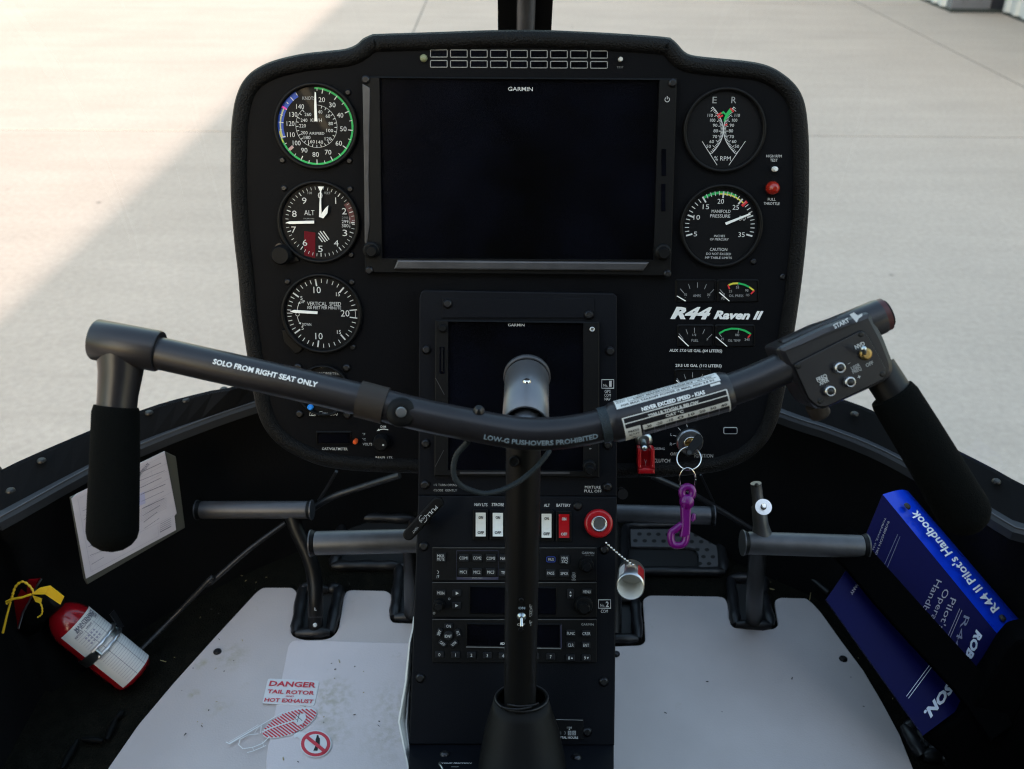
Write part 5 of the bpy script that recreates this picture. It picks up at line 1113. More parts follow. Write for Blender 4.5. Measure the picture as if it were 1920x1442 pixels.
a_ = POSTP.at(*B2(996, 722), .002); b_ = POSTP.at(*B2(997, 795), .009); m.tube([a_, b_], [.0011, .0016], steel, 12, dome=(0, .0014)); m.lathe(POSTP.mat(*B2(994, 575), 0), [(.0022, -.001), (.0018, .001)], dark_steel, 14); m.lathe(POSTP.mat(*B2(990, 825), 0), [(.0022, -.001), (.0018, .001)], dark_steel, 14); m.build('landing_light_toggle', cy)
m = M(); c = W(*B1(880, 700), .764); m.lathe(Matrix.Translation(c) @ (CAM - c).normalized().to_track_quat('Z', 'Y').to_matrix().to_4x4(), [(.0045, -.004), (.0042, 0), (.0030, .0006), (.0026, -.001)], soft_black, 20); m.build('lock_pin', cy)
D1 = Crop(880, 1240, 7.136)
def bootring(cx_, cy_, rx, ry, z, n=40, tilt=.0):
    return [W(cx_ + rx * math.cos(2 * math.pi * i / n), cy_ + ry * math.sin(2 * math.pi * i / n), z - (ry / FPX * z) * 1.2 * math.sin(2 * math.pi * i / n)) for i in range(n + 1)]
m = M(); c0 = D1(700, 480)
m.loft([bootring(c0[0], c0[1], 44, 20, .868), bootring(c0[0], c0[1], 48, 24, .866), bootring(977, 1308, 50, 27, .865), bootring(977, 1330, 57, 30, .864), bootring(978, 1370, 70, 36, .864), bootring(979, 1420, 80, 42, .862), bootring(980, 1500, 90, 48, .850)], mat('black rubber boot', (.0045, .0045, .005), .5, bump=(60, .3, .002), spec=.15), flip=True); m.build('rubber_boot', cy)
m = M(); rg = bootring(c0[0], c0[1] + 1, 49, 26, .862); m.tube(rg, .0011, rubber, 8)
q = [D1(510, 575), D1(640, 600), D1(830, 590), D1(930, 560)]; m.tube(catmull([W(x, y, .846) for x, y in q], 6), .0010, rubber, 8)
q = [D1(420, 605), D1(520, 635), D1(680, 640), D1(830, 610)]; m.tube(catmull([W(x, y, .844) for x, y in q], 6), .0010, rubber, 8); m.build('boot_lip', cy)
# right grip head
ZG = .690
GP = pl3((1560, 700, ZG), (1700, 700, ZG + .004), (1560, 800, ZG + .004), RT)
m = M(); HB = [B7(275, 500), B7(700, 300), B7(1120, 160), B7(1250, 400), B7(1335, 620), B7(1335, 720), B7(1260, 800), B7(720, 1045), B7(640, 1050), B7(560, 990), B7(330, 620)]
m.pprism(GP, roundpoly(HB, 9, 3), -.030, 0, stick_grey, .0045, top=stick_grey); ghead = m.build('switch_box', cy)
m = M(); A_, B_ = W(*B7(345, 560), ZG + .014), W(*B7(1205, 205), ZG + .012); m.tube([A_, A_.lerp(B_, .02), A_.lerp(B_, .98), B_], [31 * kk, 33.5 * kk, 33.5 * kk, 33 * kk], stick_grey, 28); m.build('switch_barrel', cy)
m = M(); C_, D_ = W(*B7(1135, 235), ZG + .012), W(*B7(1200, 215), ZG + .012); d = (B_ - A_).normalized(); m.tube([B_ - d * .004, B_ + d * .004], 31.5 * kk, mat('dark red trim ring', (.055, .008, .010), .45), 28); m.tube([B_ + d * .004, B_ + d * .006], 26 * kk, soft_black, 24); m.build('end_button', cy)
m = M(); m.pprism(GP, roundpoly([B7(415, 640), B7(1040, 325), B7(1100, 380), B7(1272, 700), B7(1245, 775), B7(720, 1025), B7(640, 1025), B7(555, 950)], 6, 4), .0002, .0016, soft_black, .0008); m.pprism(GP, roundpoly([B7(425, 643), B7(1038, 333), B7(1092, 384), B7(1263, 700), B7(1238, 768), B7(718, 1017), B7(644, 1017), B7(562, 946)], 6, 4), .0016, .0020, stick_grey, .0003); fp = m.build('switch_plate', cy)
for x, y in ((825, 668), (916, 796), (738, 878)):
    m = M(); gm = GP.mat(*B7(x, y), .002); m.lathe(gm, [(50 / 4.8 * kk, 0), (50 / 4.8 * kk, .0030), (44 / 4.8 * kk, .0042), (32 / 4.8 * kk, .0042), (30 / 4.8 * kk, .002)], alu, 30, cap1=False); m.lathe(gm, [(30 / 4.8 * kk, .0020), (28 / 4.8 * kk, .0046), (.0001, .0050)], black_ink, 24); m.build('push_button', cy)
m = M(); gm = GP.mat(*B7(1065, 545), .002); m.lathe(gm, [(.0045, 0), (.0044, .0022), (.0034, .0030), (.0024, .0030)], brass, 24); m.tube([GP.at(*B7(1065, 545), .003), GP.at(*B7(1052, 500), .012)], [.0015, .0022], zinc, 14, dome=(0, .002)); m.build('toggle_lever', cy)
for x, y in ((462, 655), (1027, 368), (1222, 728), (660, 970)): put(screw_mesh(.0021, .0006, post_black), 'screw', cy, GP.mat(*B7(x, y), .002))
m = M()
for t, x, y, w, h in (('NVD', 1018, 468, 92, 36), ('OFF', 1105, 636, 70, 30), ('USER', 980, 660, 84, 30), ('FREQ', 992, 692, 86, 30), ('FREQ', 676, 760, 96, 36), ('XFER', 694, 795, 92, 34), ('-', 920, 628, 26, 20), ('+', 1012, 752, 26, 34)): m.text(GP, t, *B7(x, y), h / 4.8, white if h > 32 else grey_print, w=w / 4.8, rot=-25, z=.0026, bold=.03)
BP = Pl(W(*B7(860, 260), ZG - .006), (CAM - W(*B7(860, 260), ZG)).normalized() + UP * .35, (B_ - A_))
m.text(BP, 'START', *B7(852, 270), 42 / 4.8, white, w=150 / 4.8, z=.0016, bold=.03)
m.sheet(BP, [B7(925, 190), B7(965, 172), B7(1000, 200), B7(1040, 180), B7(1040, 205), B7(1010, 225), B7(990, 262), B7(965, 235)], .0016, white); m.build('grip_lettering', cy)
m = M(); m.tube([W(1645, 690, ZG + .020), W(1692, 762, ZG + .016)], 34 * kk, post_black, 26); m.build('grip_neck', cy)
m = M(); m.tube([W(*B7(620, 1000), ZG + .02), W(*B7(660, 1085), ZG + .022)], 20 * kk, brass_brown, 20, dome=(0, .004)); m.build('trigger_knob', cy)
m = M(); m.tube([W(1672, 738, ZG + .016), W(1679, 748, ZG + .016), W(1716, 808, ZG + .018), W(1757, 876, ZG + .020), W(1806, 958, ZG + .024)], [42 * kk, 45 * kk, 46.5 * kk, 48 * kk, 50 * kk], foam, 28, dome=(0, .018)); m.build('hand_grip', cy)
m = M(); m.line(BP, [B7(500, 380), B7(640, 300), B7(815, 215)], 3, -.003, stick_grey); m.build('top_ridge', cy)
# ================================================================== FOOT PEDALS
def pedal(label, p0, p1, z0, z1, r_px, arm, arm_r, caps=(True, True), arm_z=None):
    a, b = W(*p0, z0), W(*p1, z1); t = thing('foot_pedal', label, 'pedal', FLOOR.at(*arm[-1]) if arm else a, 'foot pedals'); k = z0 / FPX
    d = (b - a).normalized(); m = M(); m.tube([a, a + d * .002, b - d * .002, b], [r_px * k * .97, r_px * k, r_px * k, r_px * k * .97], pedal_grey, 28); m.build('pedal_bar', t)
    for on, p, s in ((caps[0], a, -1), (caps[1], b, 1)):
        if on:
            m = M(); m.tube([p + d * s * .0005 - d * .003 * (s < 0) * 0, p + d * s * .0045], [r_px * k * 1.02, r_px * k * 1.10], soft_black, 26); m.tube([p + d * s * .0045, p + d * s * .006], r_px * k * 1.14, pedal_grey, 26); m.build('end_cap', t)
    if arm:
        P_ = [W(x, y, z) for (x, y), z in zip(arm, arm_z)]; m = M(); m.tube(resample(catmull(P_, 8), 24), arm_r * k, post_black, 20); m.build('pedal_arm', t)
    return t
zf = lambda px, py, up=0: (FLOOR.at(px, py) - CAM).dot(FW)
p1 = pedal('far left foot pedal on a bent arm marked L', C3(150, 385), C3(950, 385), 1.23, 1.22, 16.5, [C3(830, 420), C3(870, 540), C3(960, 740), C3(1000, 900), C3(1008, 1080), C3(1006, 1290)], 14, (True, True), [1.225, 1.225, 1.225, 1.225, 1.22, zf(*C3(1006, 1290)) - .008])
m = M(); c = C3(1008, 1130); wz = (W(*c, 1.205) - CAM).dot(FW); LP = Pl(W(*c, 1.2085), (CAM - W(*c, 1.205)), RT); m.text(LP, 'L', *c, 5, white, w=4, z=.0008, bold=.03); m.lathe(LP.mat(*C3(1004, 1250), .001), [(.0026, 0), (.0024, .001), (.0014, .0018)], white_plastic, 16); m.line(LP, [C3(960, 1192), C3(1070, 1190)], .8, .0006, pedal_grey); m.build('arm_marking', p1)
pedal('near left foot pedal running behind the vent lever', C3(1010, 635), C3(1860, 615), 1.10, 1.095, 22.5, [C3(1720, 640), C3(1730, 760), C3(1732, 900), C3(1730, 1170)], 16, (True, False), [1.098, 1.11, 1.14, zf(*C3(1730, 1170)) - .01])
pedal('far right foot pedal behind the purple key clip', C4(20, 388), C4(800, 405), 1.24, 1.235, 17, [C4(100, 420), C4(110, 600), C4(120, 1000), C4(120, 1240)], 14, (False, True), [1.238, 1.235, 1.235, zf(*C4(120, 1240)) - .01])
p4 = pedal('near right foot pedal with an upright stub and a silver pin', C4(1068, 600), C5(892, 625), 1.07, 1.075, 21.5, [C4(1140, 620), C4(1135, 760), C4(1120, 950), C4(1112, 1150)], 17, (True, True), [1.072, 1.10, 1.14, zf(*C4(1112, 1150)) - .01])
m = M(); s0, s1 = W(*C5(185, 545), 1.072), W(*C5(142, 175), 1.055); m.tube([s0, s0.lerp(s1, .2), s0.lerp(s1, .55), s0.lerp(s1, .58), s1], [.0115, .0085, .0078, .0062, .0060], pedal_grey, 22)
c = W(*C5(147, 190), 1.0495); m.lathe(Matrix.Translation(c) @ (CAM - c).normalized().to_track_quat('Z', 'Y').to_matrix().to_4x4(), [(.0024, -.002), (.0024, .0006), (.0001, .0008)], black_ink, 16); m.build('pedal_stub', p4)
c = W(*C5(195, 345), 1.040); en = ((CAM - c).normalized() + Vector((.1, 0, .3))).normalized(); em = Matrix.Translation(c) @ en.to_track_quat('Z', 'Y').to_matrix().to_4x4()
m = M(); m.lathe(em, [(.0088, 0), (.0088, .0012)], alu, 40, smooth=False, cap0=True); m.lathe(em, [(.0032, .0012), (.0032, .0016)], black_ink, 20, smooth=False); m.lathe(em, [(.0026, .001), (.0026, .008), (.0022, .0086)], steel, 24, smooth=False); m.tube([c, c - en * .022], .0028, steel, 12); m.build('quick_release_pin', p4)
# ------------------------------------------------------------------ cables on the floor
def cable(label, pts, zs, r, mt=rubber, name='control_cable'):
    P_ = [W(x, y, z) for (x, y), z in zip(pts, zs)]; t = thing(name, label, 'cable', P_[0], 'cables in the nose'); m = M(); m.tube(resample(catmull(P_, 8), 40), r, mt, 10); m.build('sheath', t)
fz = lambda x, y, up=.02: zf(x, y) * (1 - up / .9 * 1.0)
pts = [C1(1270, 760), C1(1560, 470), C1(1920, 95), C3(200, 950), C3(500, 690), C3(780, 485)]; cable('long grey cable sloping up from the extinguisher to the far left pedal', pts, [fz(*pts[0]), min(1.20, fz(*pts[1])), 1.20, 1.205, 1.215, 1.225], .0032)
pts = [C3(968, 390), C3(1130, 290), C3(1350, 215), C3(1640, 125)]; cable('black cable rising from the far left pedal to the panel underside', pts, [1.26, 1.25, 1.24, 1.22], .0042)
pts = [C3(1030, 315), C3(1100, 210), C3(1165, 95)]; cable('thin short rod under the panel left of the console', pts, [1.28, 1.27, 1.25], .0022)
pts = [C4(390, 125), C4(640, 235), C4(830, 340), C4(1095, 500)]; cable('grey cable crossing behind the purple key clip to the near right pedal', pts, [1.24, 1.25, 1.27, 1.28], .0038)
pts = [C4(735, 115), C4(790, 230), C4(840, 335)]; cable('thin rod crossing the grey cable below the key rings', pts, [1.26, 1.28, 1.29], .0015)
pts = [C5(375, 722), C5(520, 840), C5(660, 955)]; cable('grey cable running from the near right pedal towards the blue handbook', pts, [fz(*p) for p in pts], .0038)
# ------------------------------------------------------------------ papers in a sleeve on the left wall
wa, wb = gz(40, 952, ZL), gz(330, 812, ZL); wd_ = (wb - wa).normalized(); WN = Vector((-wd_.y, wd_.x, 0)); WN = WN if WN.dot(CAM - wa) > 0 else -WN
PW = Pl(wa + WN * .034, WN + Vector((0, 0, .25)), wd_)
pa_ = thing('document_sleeve', 'printed certificates in a cloudy sleeve on the left wall behind the hand grip', 'documents', PW.at(*B8(800, 1350)))
m = M(); m.pprism(PW, [B8(640, 640), B8(1490, 225), B8(1585, 270), B8(1668, 910), B8(790, 1420), B8(765, 1370)], -.004, 0, pouch, .0008); m.build('sleeve', pa_)
m = M(); m.pprism(PW, [B8(645, 650), B8(690, 605), B8(1482, 222), B8(1590, 775), B8(1570, 805), B8(1585, 930), B8(775, 1368)], .0004, .0012, pvc_paper); m.build('certificate', pa_)
m = M()
def pl_(x0, y0, x1, y1, w=2.6, mt=pale_ink): m.line(PW, [B8(x0, y0), B8(x1, y1)], w / 4.8, .0018, mt)
for a in ((700, 655, 820, 1305), (820, 1305, 1430, 985), (720, 640, 1480, 260), (735, 740, 1500, 330), (745, 805, 1500, 400), (760, 905, 1520, 465), (790, 1010, 1540, 590), (1480, 240, 1590, 790), (800, 1180, 1560, 800), (1365, 395, 1370, 455), (1420, 900, 1430, 980), (1440, 930, 1540, 880)): pl_(*a)
for k in range(9):
    y = 395 + k * 62 + random.uniform(-6, 6); x0 = 1250 + k * 6
    pl_(x0, y + 30, x0 + random.uniform(120, 240), y - 62, random.uniform(3, 6), ink)
for k in range(7):
    y = 740 + k * 80; x0 = 740 + k * 14; pl_(x0, y + 20, x0 + random.uniform(60, 180), y - 45, random.uniform(3, 5), ink)
for k in range(5): pl_(1440, 950 - k * 18, 1540, 897 - k * 18, 7 if k == 0 else 3, ink)
for k in range(8): pl_(1250, 800 - k * 14 + 60, 1500, 680 - k * 14 + 50, 2.2, pale_ink)
m.sheet(PW, [B8(1240, 610), B8(1300, 585), B8(1310, 690), B8(1250, 715)], .0017, mat('lilac stamp', (.33, .34, .52), .6))
m.text(PW, 'CERTIFICATE', *B8(1290, 390), 5, ink, w=28, rot=-26, z=.0018, bold=.03); m.build('certificate_print', pa_)
# ------------------------------------------------------------------ fire extinguisher
ZE = 1.12; ke = ZE / FPX
ex = thing('fire_extinguisher', 'small red fire extinguisher with a white maintenance label clamped low on the left side', 'fire extinguisher', W(205, 1245, ZE + .05))
c0, c1 = W(*C1(560, 455), ZE), W(*C1(1215, 985), ZE + .030); d = (c1 - c0).normalized(); er = 41 * ke; Le = (c1 - c0).length
exm = Matrix.Translation(c0) @ d.to_track_quat('Z', 'Y').to_matrix().to_4x4()
m = M(); m.lathe(exm, [(er * .35, -.014), (er * .42, -.010), (er * .66, -.004), (er * .85, .004), (er * .96, .013), (er, .022), (er, Le - .010), (er * .97, Le - .003), (er * .88, Le + .001), (er * .80, Le - .002)], ext_red, 44); m.build('cylinder', ex)
ev = (CAM - c0.lerp(c1, .5)).normalized(); ev = (ev - d * ev.dot(d)).normalized(); eu = d.cross(ev); eu = eu if eu.dot(UP) > 0 else -eu
def epos(s, a, r=0.0): return c0 + d * s + (ev * math.cos(R(a)) + eu * math.sin(R(a))) * (er + .0004 + r)
def erect(m, s0, s1, a0, a1, mt, r=0.0):
    n = max(1, int(abs(a1 - a0) / 8)); m.loft([[epos(s0, a0 + (a1 - a0) * i / n, r), epos(s1, a0 + (a1 - a0) * i / n, r)] for i in range(n + 1)], mt)
m = M(); erect(m, Le * .13, Le * 1.0 - .004, -46, 92, label_white); lb = m.build('maintenance_label', ex)
m = M()
for k in range(24): s_ = Le * .26 + k * (Le * .70 / 24); erect(m, s_, s_ + .0004, -24, 84, pale_ink, .0003)
for a in (38, 6): erect(m, Le * .24, Le * .96, a - .5, a + .5, ink, .0003)
def etext(t, s_, a, h, w, mt=ink, bold=.03):
    v, f = tfit(t, h, w, bold); m.add([epos(s_ + y * -1, a + math.degrees(x / er) * 1.0, .0004) for x, y in [(-p[0] * -1, p[1]) for p in v]], f, mt)
etext('MAINTENANCE', Le * .175, 30, .0042, .034); etext('MIN. ALLOWABLE WEIGHT', Le * .205, 28, .0028, .034); etext('DATE', Le * .235, 60, .0024, .008); etext('WEIGHT', Le * .245, 22, .0022, .010); etext('INITIALS', Le * .235, -10, .0022, .011)
for k in range(4):
    for j in range(3): erect(m, Le * .30 + j * .0042, Le * .30 + j * .0042 + .0024, -8 + k * 9, -3 + k * 9, pale_ink, .0004)
m.build('label_print', lb)
m = M()
for f in (.46, .545): 
    for i in (0,):
        pts = [epos(Le * f + .0006 * math.sin(q * 3), a, .0016) for q, a in enumerate(range(-20, 131, 10))]; m.tube(pts, .0021, alu, 10)
pts = [epos(Le * (.46 + .085 * t), 118, .004) for t in (0, .5, 1)]; m.tube(pts, .0016, zinc, 8); m.tube([epos(Le * (.46 + .085 * t), -12, .002) for t in (0, .5, 1)], .0022, zinc, 8); m.build('clamp_wire', ex)
m = M(); erect(m, Le * .45, Le * .555, -95, -14, zinc, .0010); erect(m, Le * .48, Le * .53, 40, 92, zinc, .0008); m.build('clamp_band', ex)
m = M(); m.slab([epos(Le * .36, 92, .008), epos(Le * .37, 104, .016), epos(Le * .56, 96, .008), epos(Le * .53, 84, .003)], .0014, dark_steel); m.build('latch_lever', ex)
m = M(); q0 = c0 - d * .012; m.tube([q0 - d * .020, q0], [er * .34, er * .40], plastic, 20)
m.tube([W(*C1(500, 300), ZE - .018), W(*C1(330, 420), ZE - .012), W(*C1(260, 560), ZE)], [.012, .014, .011], plastic, 14, dome=(.004, .004)); m.build('valve_head', ex)
m = M(); m.pprism(pl3((40, 1130, ZE - .01), (140, 1130, ZE - .02), (40, 1200, ZE)), [C1(225, 135), C1(345, 124), C1(300, 250), C1(165, 590), C1(-40, 600), C1(-60, 480), C1(30, 420), C1(150, 280)], -.004, 0, ext_red, .0012); m.build('handle', ex)
m = M(); P_ = [W(*C1(*p), ZE - .022) for p in ((372, 122), (330, 190), (260, 330), (205, 430), (165, 570))]; m.tube(P_, .0012, zinc, 8); m.build('handle_rod', ex)
m = M(); m.slab([W(*C1(540, 560), ZE + .05), W(*C1(1180, 1050), ZE + .05), W(*C1(1050, 1180), ZE + .07), W(*C1(420, 700), ZE + .07)], .003, strap_mat); m.build('mounting_bracket', ex)
tg = thing('seal_tag', 'yellow plastic seal with beaded tail looped on the extinguisher handle', 'seal', W(*C1(420, 240), ZE - .05))
zt = ZE - .052; m = M(); m.slab([W(*C1(275, 262), zt), W(*C1(360, 200), zt), W(*C1(445, 182), zt - .003), W(*C1(408, 262), zt - .003)], .0016, tag_yellow); m.slab([W(*C1(446, 183), zt - .003), W(*C1(575, 285), zt), W(*C1(542, 354), zt + .002), W(*C1(407, 263), zt - .002)], .0016, tag_yellow); m.build('flag', tg)
m = M(); P_ = catmull([W(*C1(*p), zt) for p in ((305, 250), (270, 190), (205, 148), (145, 185), (118, 250), (100, 310), (60, 345))], 8); m.tube(P_, [.0011 + .0005 * (i % 4 < 2) for i in range(len(P_))], tag_yellow, 8)
m.tube([W(*C1(*p), zt - .001) for p in ((280, 262), (200, 290), (100, 305), (55, 330))], .0014, tag_yellow, 8); m.tube([W(*C1(*p), zt - .002) for p in ((95, 330), (60, 460), (25, 610))], [.0011, .0012, .0014], tag_yellow, 8)
m.slab([W(*C1(290, 270), zt + .002), W(*C1(375, 300), zt + .002), W(*C1(365, 345), zt + .002), W(*C1(320, 330), zt + .002)], .0014, tag_yellow); P_ = catmull([W(*C1(*p), zt + .003) for p in ((362, 335), (380, 390), (375, 440), (340, 468))], 6); m.tube(P_, [.0008 + .0004 * (i % 3 < 1) for i in range(len(P_))], tag_yellow, 8); m.build('beaded_tail', tg)
# ------------------------------------------------------------------ blue handbook under its band
zTL, zTR, zBL, zBR = 1.10, 1.035, 1.075, 1.015
bk_ = thing('handbook', 'blue pilot handbook with silver lettering under a black band on the right side', 'book', W(1740, 1370, 1.05))
BPp = pl3((1655, 927, zTL), (1880, 1201, zTR), (1626, 999, zTL - .006))
BQ = pl3((1608, 1036, zTL - .012), (1833, 1300, zTR - .012), (1549, 1123, zBL - .012))
TLc, TRc = W(1655, 927, zTL), W(1880, 1201, zTR)
sp0, sp1 = W(1703, 921, zTL + .046), W(1932, 1186, zTR + .040)
m = M(); m.slab([TLc, TRc, BPp.at(1833, 1302), BPp.at(1608, 1040)], .003, book_blue); m.slab([BQ.at(1607, 1040), BQ.at(1833, 1303), BQ.at(1731, 1379), BQ.at(1549, 1124)], .003, book_blue); m.build('front_cover', bk_)
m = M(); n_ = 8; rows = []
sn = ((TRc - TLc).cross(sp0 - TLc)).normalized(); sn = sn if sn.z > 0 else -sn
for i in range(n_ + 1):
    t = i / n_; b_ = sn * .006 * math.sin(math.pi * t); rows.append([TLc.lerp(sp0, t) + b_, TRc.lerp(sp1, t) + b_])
m.loft(rows, spine_lit_blue, smooth=True, flip=False); m.build('spine', bk_)
m = M(); inn = (BPp.at(1833, 1302) - TRc)
m.loft([[TRc.lerp(sp1, .12) + inn * .06, TRc.lerp(sp1, .9) + inn * .06], [TRc.lerp(sp1, .12) + inn * .95, TRc.lerp(sp1, .9) + inn * .95]], mat('book page block', (.30, .31, .30), .8), smooth=False); m.loft([[TLc.lerp(sp0, .12), TLc.lerp(sp0, .9)], [TLc.lerp(sp0, .12) + inn, TLc.lerp(sp0, .9) + inn]], paper, smooth=False); m.build('page_block', bk_)
m = M(); e1, e2 = sp0, sp1; m.slab([sp0, sp1, sp1 + inn * 1.2, sp0 + inn * 1.2], .003, book_blue); m.build('back_cover', bk_)
SPp = Pl(TLc.lerp(sp1, .5) + sn * .0062, sn, TRc - TLc)
def bmap(m, pl, t, p, q, h, mt, z=.0008, shear=.0, bold=.015, up=None, yscale=1.0):     # lettering from pixel p to pixel q along its base direction
    a = Vector(pl.uv(*p)); b = Vector(pl.uv(*q)); d_ = (b - a); L_ = d_.length; d_ /= L_; e_ = Vector((-d_.y, d_.x)); hh = h * pl.k(*p)
    v, f = tfit(t, hh, L_, bold, shear); c = (a + b) / 2; m = M(); m.add([pl.w(*(c + d_ * x + e_ * y), z) for x, y in v], f, mt); m.build('cover_lettering' if pl is not SPp else 'spine_lettering', bk_)
m = M(); bmap(m, SPp, 'R44 II Pilot\'s Handbook', C6(1245, 1015), C6(648, 305), 19, bright_white, shear=.2, bold=.02, z=.0010)
for x, y in ((612, 262), (1290, 1058)):
    m = M(); m.lathe(SPp.mat(*C6(x, y), .0), [(.0042, -.001), (.0040, .0012), (.0028, .0022)], black_ink, 20); m.build('spine_rivet', bk_)
m = M()
bmap(m, BPp, 'ROBIN', C6(1128, 1150), C6(1000, 1440), 13, book_print, shear=.3, bold=.05)
for t, p, q, h in (('R44 II', (1035, 1045), (900, 1420), 11), ('Pilot\'s', (940, 920), (845, 1145), 11), ('Operating', (893, 855), (735, 1200), 11), ('Handbook', (838, 790), (668, 1150), 11)): bmap(m, BPp, t, C6(*p), C6(*q), h, pale_ink if t != 'R44 II' else mat('faint book print', (.16, .17, .26), .6), bold=.0)
for o in (0, 22): m = M(); m.line(BPp, [C6(985 + o * .7, 992 + o * .45), C6(885 + o * .7, 1225 + o * .45)], .9, .0006, pale_ink); m.build('cover_rule', bk_)
for t, p, q, h in (('ROBINSON HELICOPTER', (478, 372), (330, 760), 4), ('TORRANCE, CALIFORNIA', (456, 345), (318, 700), 3)): bmap(m, BPp, t, C6(*p), C6(*q), h, pale_ink, bold=.0)
for k in range(2): m = M(); m.line(BPp, [C6(560 - k * 16, 478 - k * 16), C6(440 - k * 14, 770 - k * 40)], .9, .0006, mat('faint book print', (.12, .13, .22), .6)); m.build('cover_rule', bk_)
bmap(m, BQ, 'PANY', C7(262, 122), C7(208, 200), 5, pale_ink, bold=.02)
for o in (0, 14): m = M(); m.line(BQ, [C7(780 + o, 690 + o), C7(606 + o, 925 + o)], .9, .0006, book_print); m.build('cover_rule', bk_)
bmap(m, BQ, 'SON.', C7(930, 842), C7(748, 1062), 14, book_print, shear=.3, bold=.05)
st = thing('pocket_band', 'wide black band strapped diagonally across the blue handbook cover', 'strap', W(1720, 1180, 1.03))
def bw(px, py, z): return W(px, py, z)
m = M(); m.slab([bw(1600, 1000, 1.075), bw(1628, 1012, 1.075), bw(1853, 1272, 1.000), bw(1900, 1325, .990)], .004, strap_mat)
S1 = pl3((1626, 1010, 1.072), (1852, 1272, .996), (1587, 1068, 1.065)); m = M()
m.pprism(S1, [(1590, 985), (1618, 1008), (1640, 1036), (1700, 1103), (1780, 1192), (1851, 1270), (1880, 1310), (1900, 1360), (1860, 1390), (1815, 1327), (1790, 1294), (1740, 1240), (1680, 1175), (1640, 1130), (1589, 1068), (1560, 1040)], -.010, 0, strap_mat, .002); m.build('band', st)
wp = thing('side_pocket', 'black side pocket holding the lower end of the blue handbook', 'pocket', W(1850, 1400, 1.02))
m = M(); S2 = pl3((1814, 1330, .992), (1920, 1330, .975), (1814, 1440, 1.0)); m.pprism(S2, roundpoly([(1728, 1384), (1762, 1372), (1795, 1350), (1818, 1322), (1855, 1272), (1885, 1222), (1905, 1200), (1990, 1180), (2010, 1520), (1810, 1520), (1770, 1420)], 6, 3), -.05, 0, strap_mat, .004); m.build('pocket_panel', wp)
m = M()
for x, y in (C7(715, 1240), C7(738, 1275), C7(735, 1240)): m.lathe(S2.mat(x, y, .001), [(.0014, 0), (.0012, .001)], dark_steel, 10)
m.build('snap_fastener', wp)
# ------------------------------------------------------------------ keys
ky = thing('ignition_key', 'dark headed key turned in the silver ignition switch', 'key', PAN.at(*B6(940, 850), .02))
KP = PAN; m = M(); m.slab([PAN.at(*B6(1000, 745), .012), PAN.at(*B6(1030, 745), .012), PAN.at(*B6(930, 930), .034), PAN.at(*B6(890, 930), .030)], .003, soft_black)
m.tube([PAN.at(*B6(915, 810), .009), PAN.at(*B6(960, 800), .016)], .0022, brass, 10); kpl = pl3((1300, 825, .905), (1400, 825, .905), (1300, 900, .890)); m.pprism(kpl, roundpoly([B6(990, 735), B6(1025, 738), B6(1050, 780), B6(1040, 830), B6(925, 935), B6(895, 930), B6(900, 880), B6(920, 835)], 3, 3), -.002, .001, soft_black, .0008); m.build('key_head', ky)
m = M(); m.lathe(kpl.mat(*B6(925, 905), .0012), [(.0022, 0), (.0022, .0003)], black_ink, 16); m.build('key_hole', ky)
def kring(label, px, py, rx, ry, z, tilt, r, turns=2):
    t = thing('key_ring', label, 'key ring', W(px, py, z), 'key rings'); k = z / FPX; m = M(); n = 48 * turns; P_ = []
    for i in range(n + 1):
        a = 2 * math.pi * i / 48; P_.append(W(px + rx * math.cos(a), py + ry * math.sin(a), z + tilt * math.sin(a) + .0012 * (i / 48)))
    m.tube(P_, r, steel, 8); m.build('wire', t)
kring('upper steel key ring through the ignition key', *B6(920, 958), 22.5, 21.5, .905, -.006, .0008)
kring('lower steel key ring between the upper ring and the purple clip', *B6(908, 1150), 15.0, 22.0, .900, .004, .0009)
sc_ = thing('snap_clip', 'purple plastic snap hook hanging from the lower key ring', 'clip', W(*C4(575, 620), .905))
ZC = .902; m = M()
loop = [C4(640 + 38 * math.cos(a), 242 + 42 * math.sin(a)) for a in [2 * math.pi * i / 20 for i in range(21)]]; m.tube([W(*p, ZC) for p in loop], .0036, purple, 12)
m.build('eye', sc_)
m = M(); kc = ZC / FPX / 3.795; m.tube([W(*C4(640, 275), ZC), W(*C4(637, 292), ZC), W(*C4(636, 325), ZC), W(*C4(634, 350), ZC)], [44 * kc, 52 * kc, 52 * kc, 34 * kc], purple, 20, dome=(.003, .002)); m.tube([W(*C4(600, 310), ZC - .004), W(*C4(640, 318), ZC - .006), W(*C4(676, 306), ZC - .004)], .0012, purple, 8); m.build('swivel', sc_)
CP = pl3((1280, 980, ZC), (1380, 980, ZC), (1280, 1080, ZC)); m = M(); m.pprism(CP, [C4(598, 345), C4(670, 345), C4(662, 540), C4(640, 560), C4(590, 560), C4(602, 470)], -.0035, .0035, purple, .0015); m.build('shank', sc_)
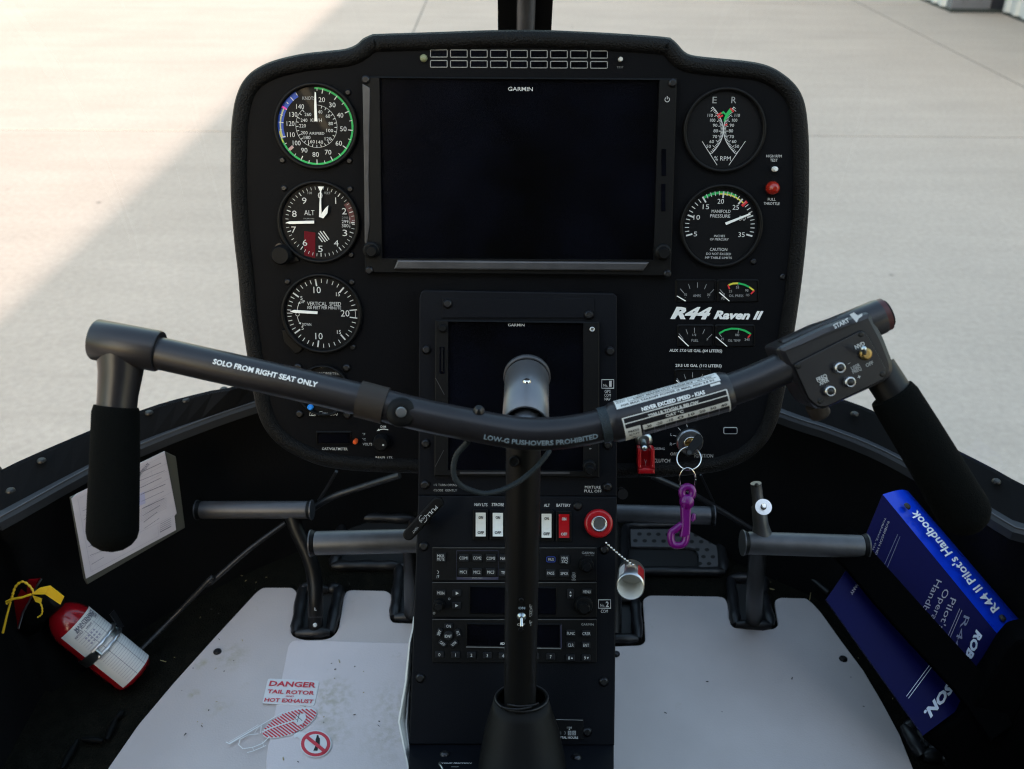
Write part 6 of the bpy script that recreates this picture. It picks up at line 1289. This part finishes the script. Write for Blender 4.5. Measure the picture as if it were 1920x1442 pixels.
hk = [C4(598, 470), C4(560, 500), C4(528, 525), C4(524, 570), C4(538, 608), C4(575, 618), C4(612, 606), C4(628, 575), C4(632, 540)]
m = M(); m.tube(catmull([W(*p, ZC) for p in hk], 6), .0035, purple, 12, dome=(.002, .002)); m.build('hook', sc_)
m = M(); m.tube([W(*C4(668, 440), ZC), W(*C4(682, 425), ZC), W(*C4(684, 400), ZC)], [.0024, .0026, .0022], purple, 10, dome=(0, .0015)); m.build('thumb_slider', sc_)
# grit, straw and crumbs trodden onto the mats and carpet
m = M(); straw = mat('dry straw', (.42, .34, .16), .8); crumb = mat('dark crumbs', (.03, .027, .022), .9); rng = random.Random(5)
for i in range(150):
    if i % 2 and i < 70 or 70 <= i < 98 or i > 130: continue
    if i < 70: x, y = rng.choice(((620, 1320), (730, 1350), (430, 1240), (390, 1330), (560, 1400), (640, 1250))); x += rng.gauss(0, 38); y += rng.gauss(0, 30)
    elif i < 105: x, y = rng.uniform(1200, 1640), rng.uniform(1130, 1430)
    else: x, y = rng.choice(((300, 1290), (330, 1240), (400, 1150), (470, 1090), (640, 1090), (1450, 1100), (1620, 1220), (1690, 1330))); x += rng.gauss(0, 22); y += rng.gauss(0, 14)
    mt_ = straw if rng.random() < (.55 if i < 70 or i >= 105 else .15) else crumb
    p = FLOOR.at(x, y, .0075 if i < 105 else .004); a = rng.uniform(0, 6.28); l = rng.uniform(.0006, .0022) * (2.0 if mt_ is straw and rng.random() < .3 else 1); w_ = rng.uniform(.0003, .0008)
    d_ = Vector((math.cos(a), math.sin(a), rng.uniform(-.1, .3))) * l; e_ = Vector((-math.sin(a), math.cos(a), 0)) * w_
    m.add([p - d_ - e_, p + d_ - e_ * .4, p + d_ * .8 + e_, p - d_ * .9 + e_, p + Vector((0, 0, .0008))], [(0, 1, 4), (1, 2, 4), (2, 3, 4), (3, 0, 4)], mt_)
p = FLOOR.at(1518, 1126, .005); m.tube([p, p + Vector((0, .002, .012))], .0005, straw, 6)
structure(m.build('floor_crumbs'), 'stuff')
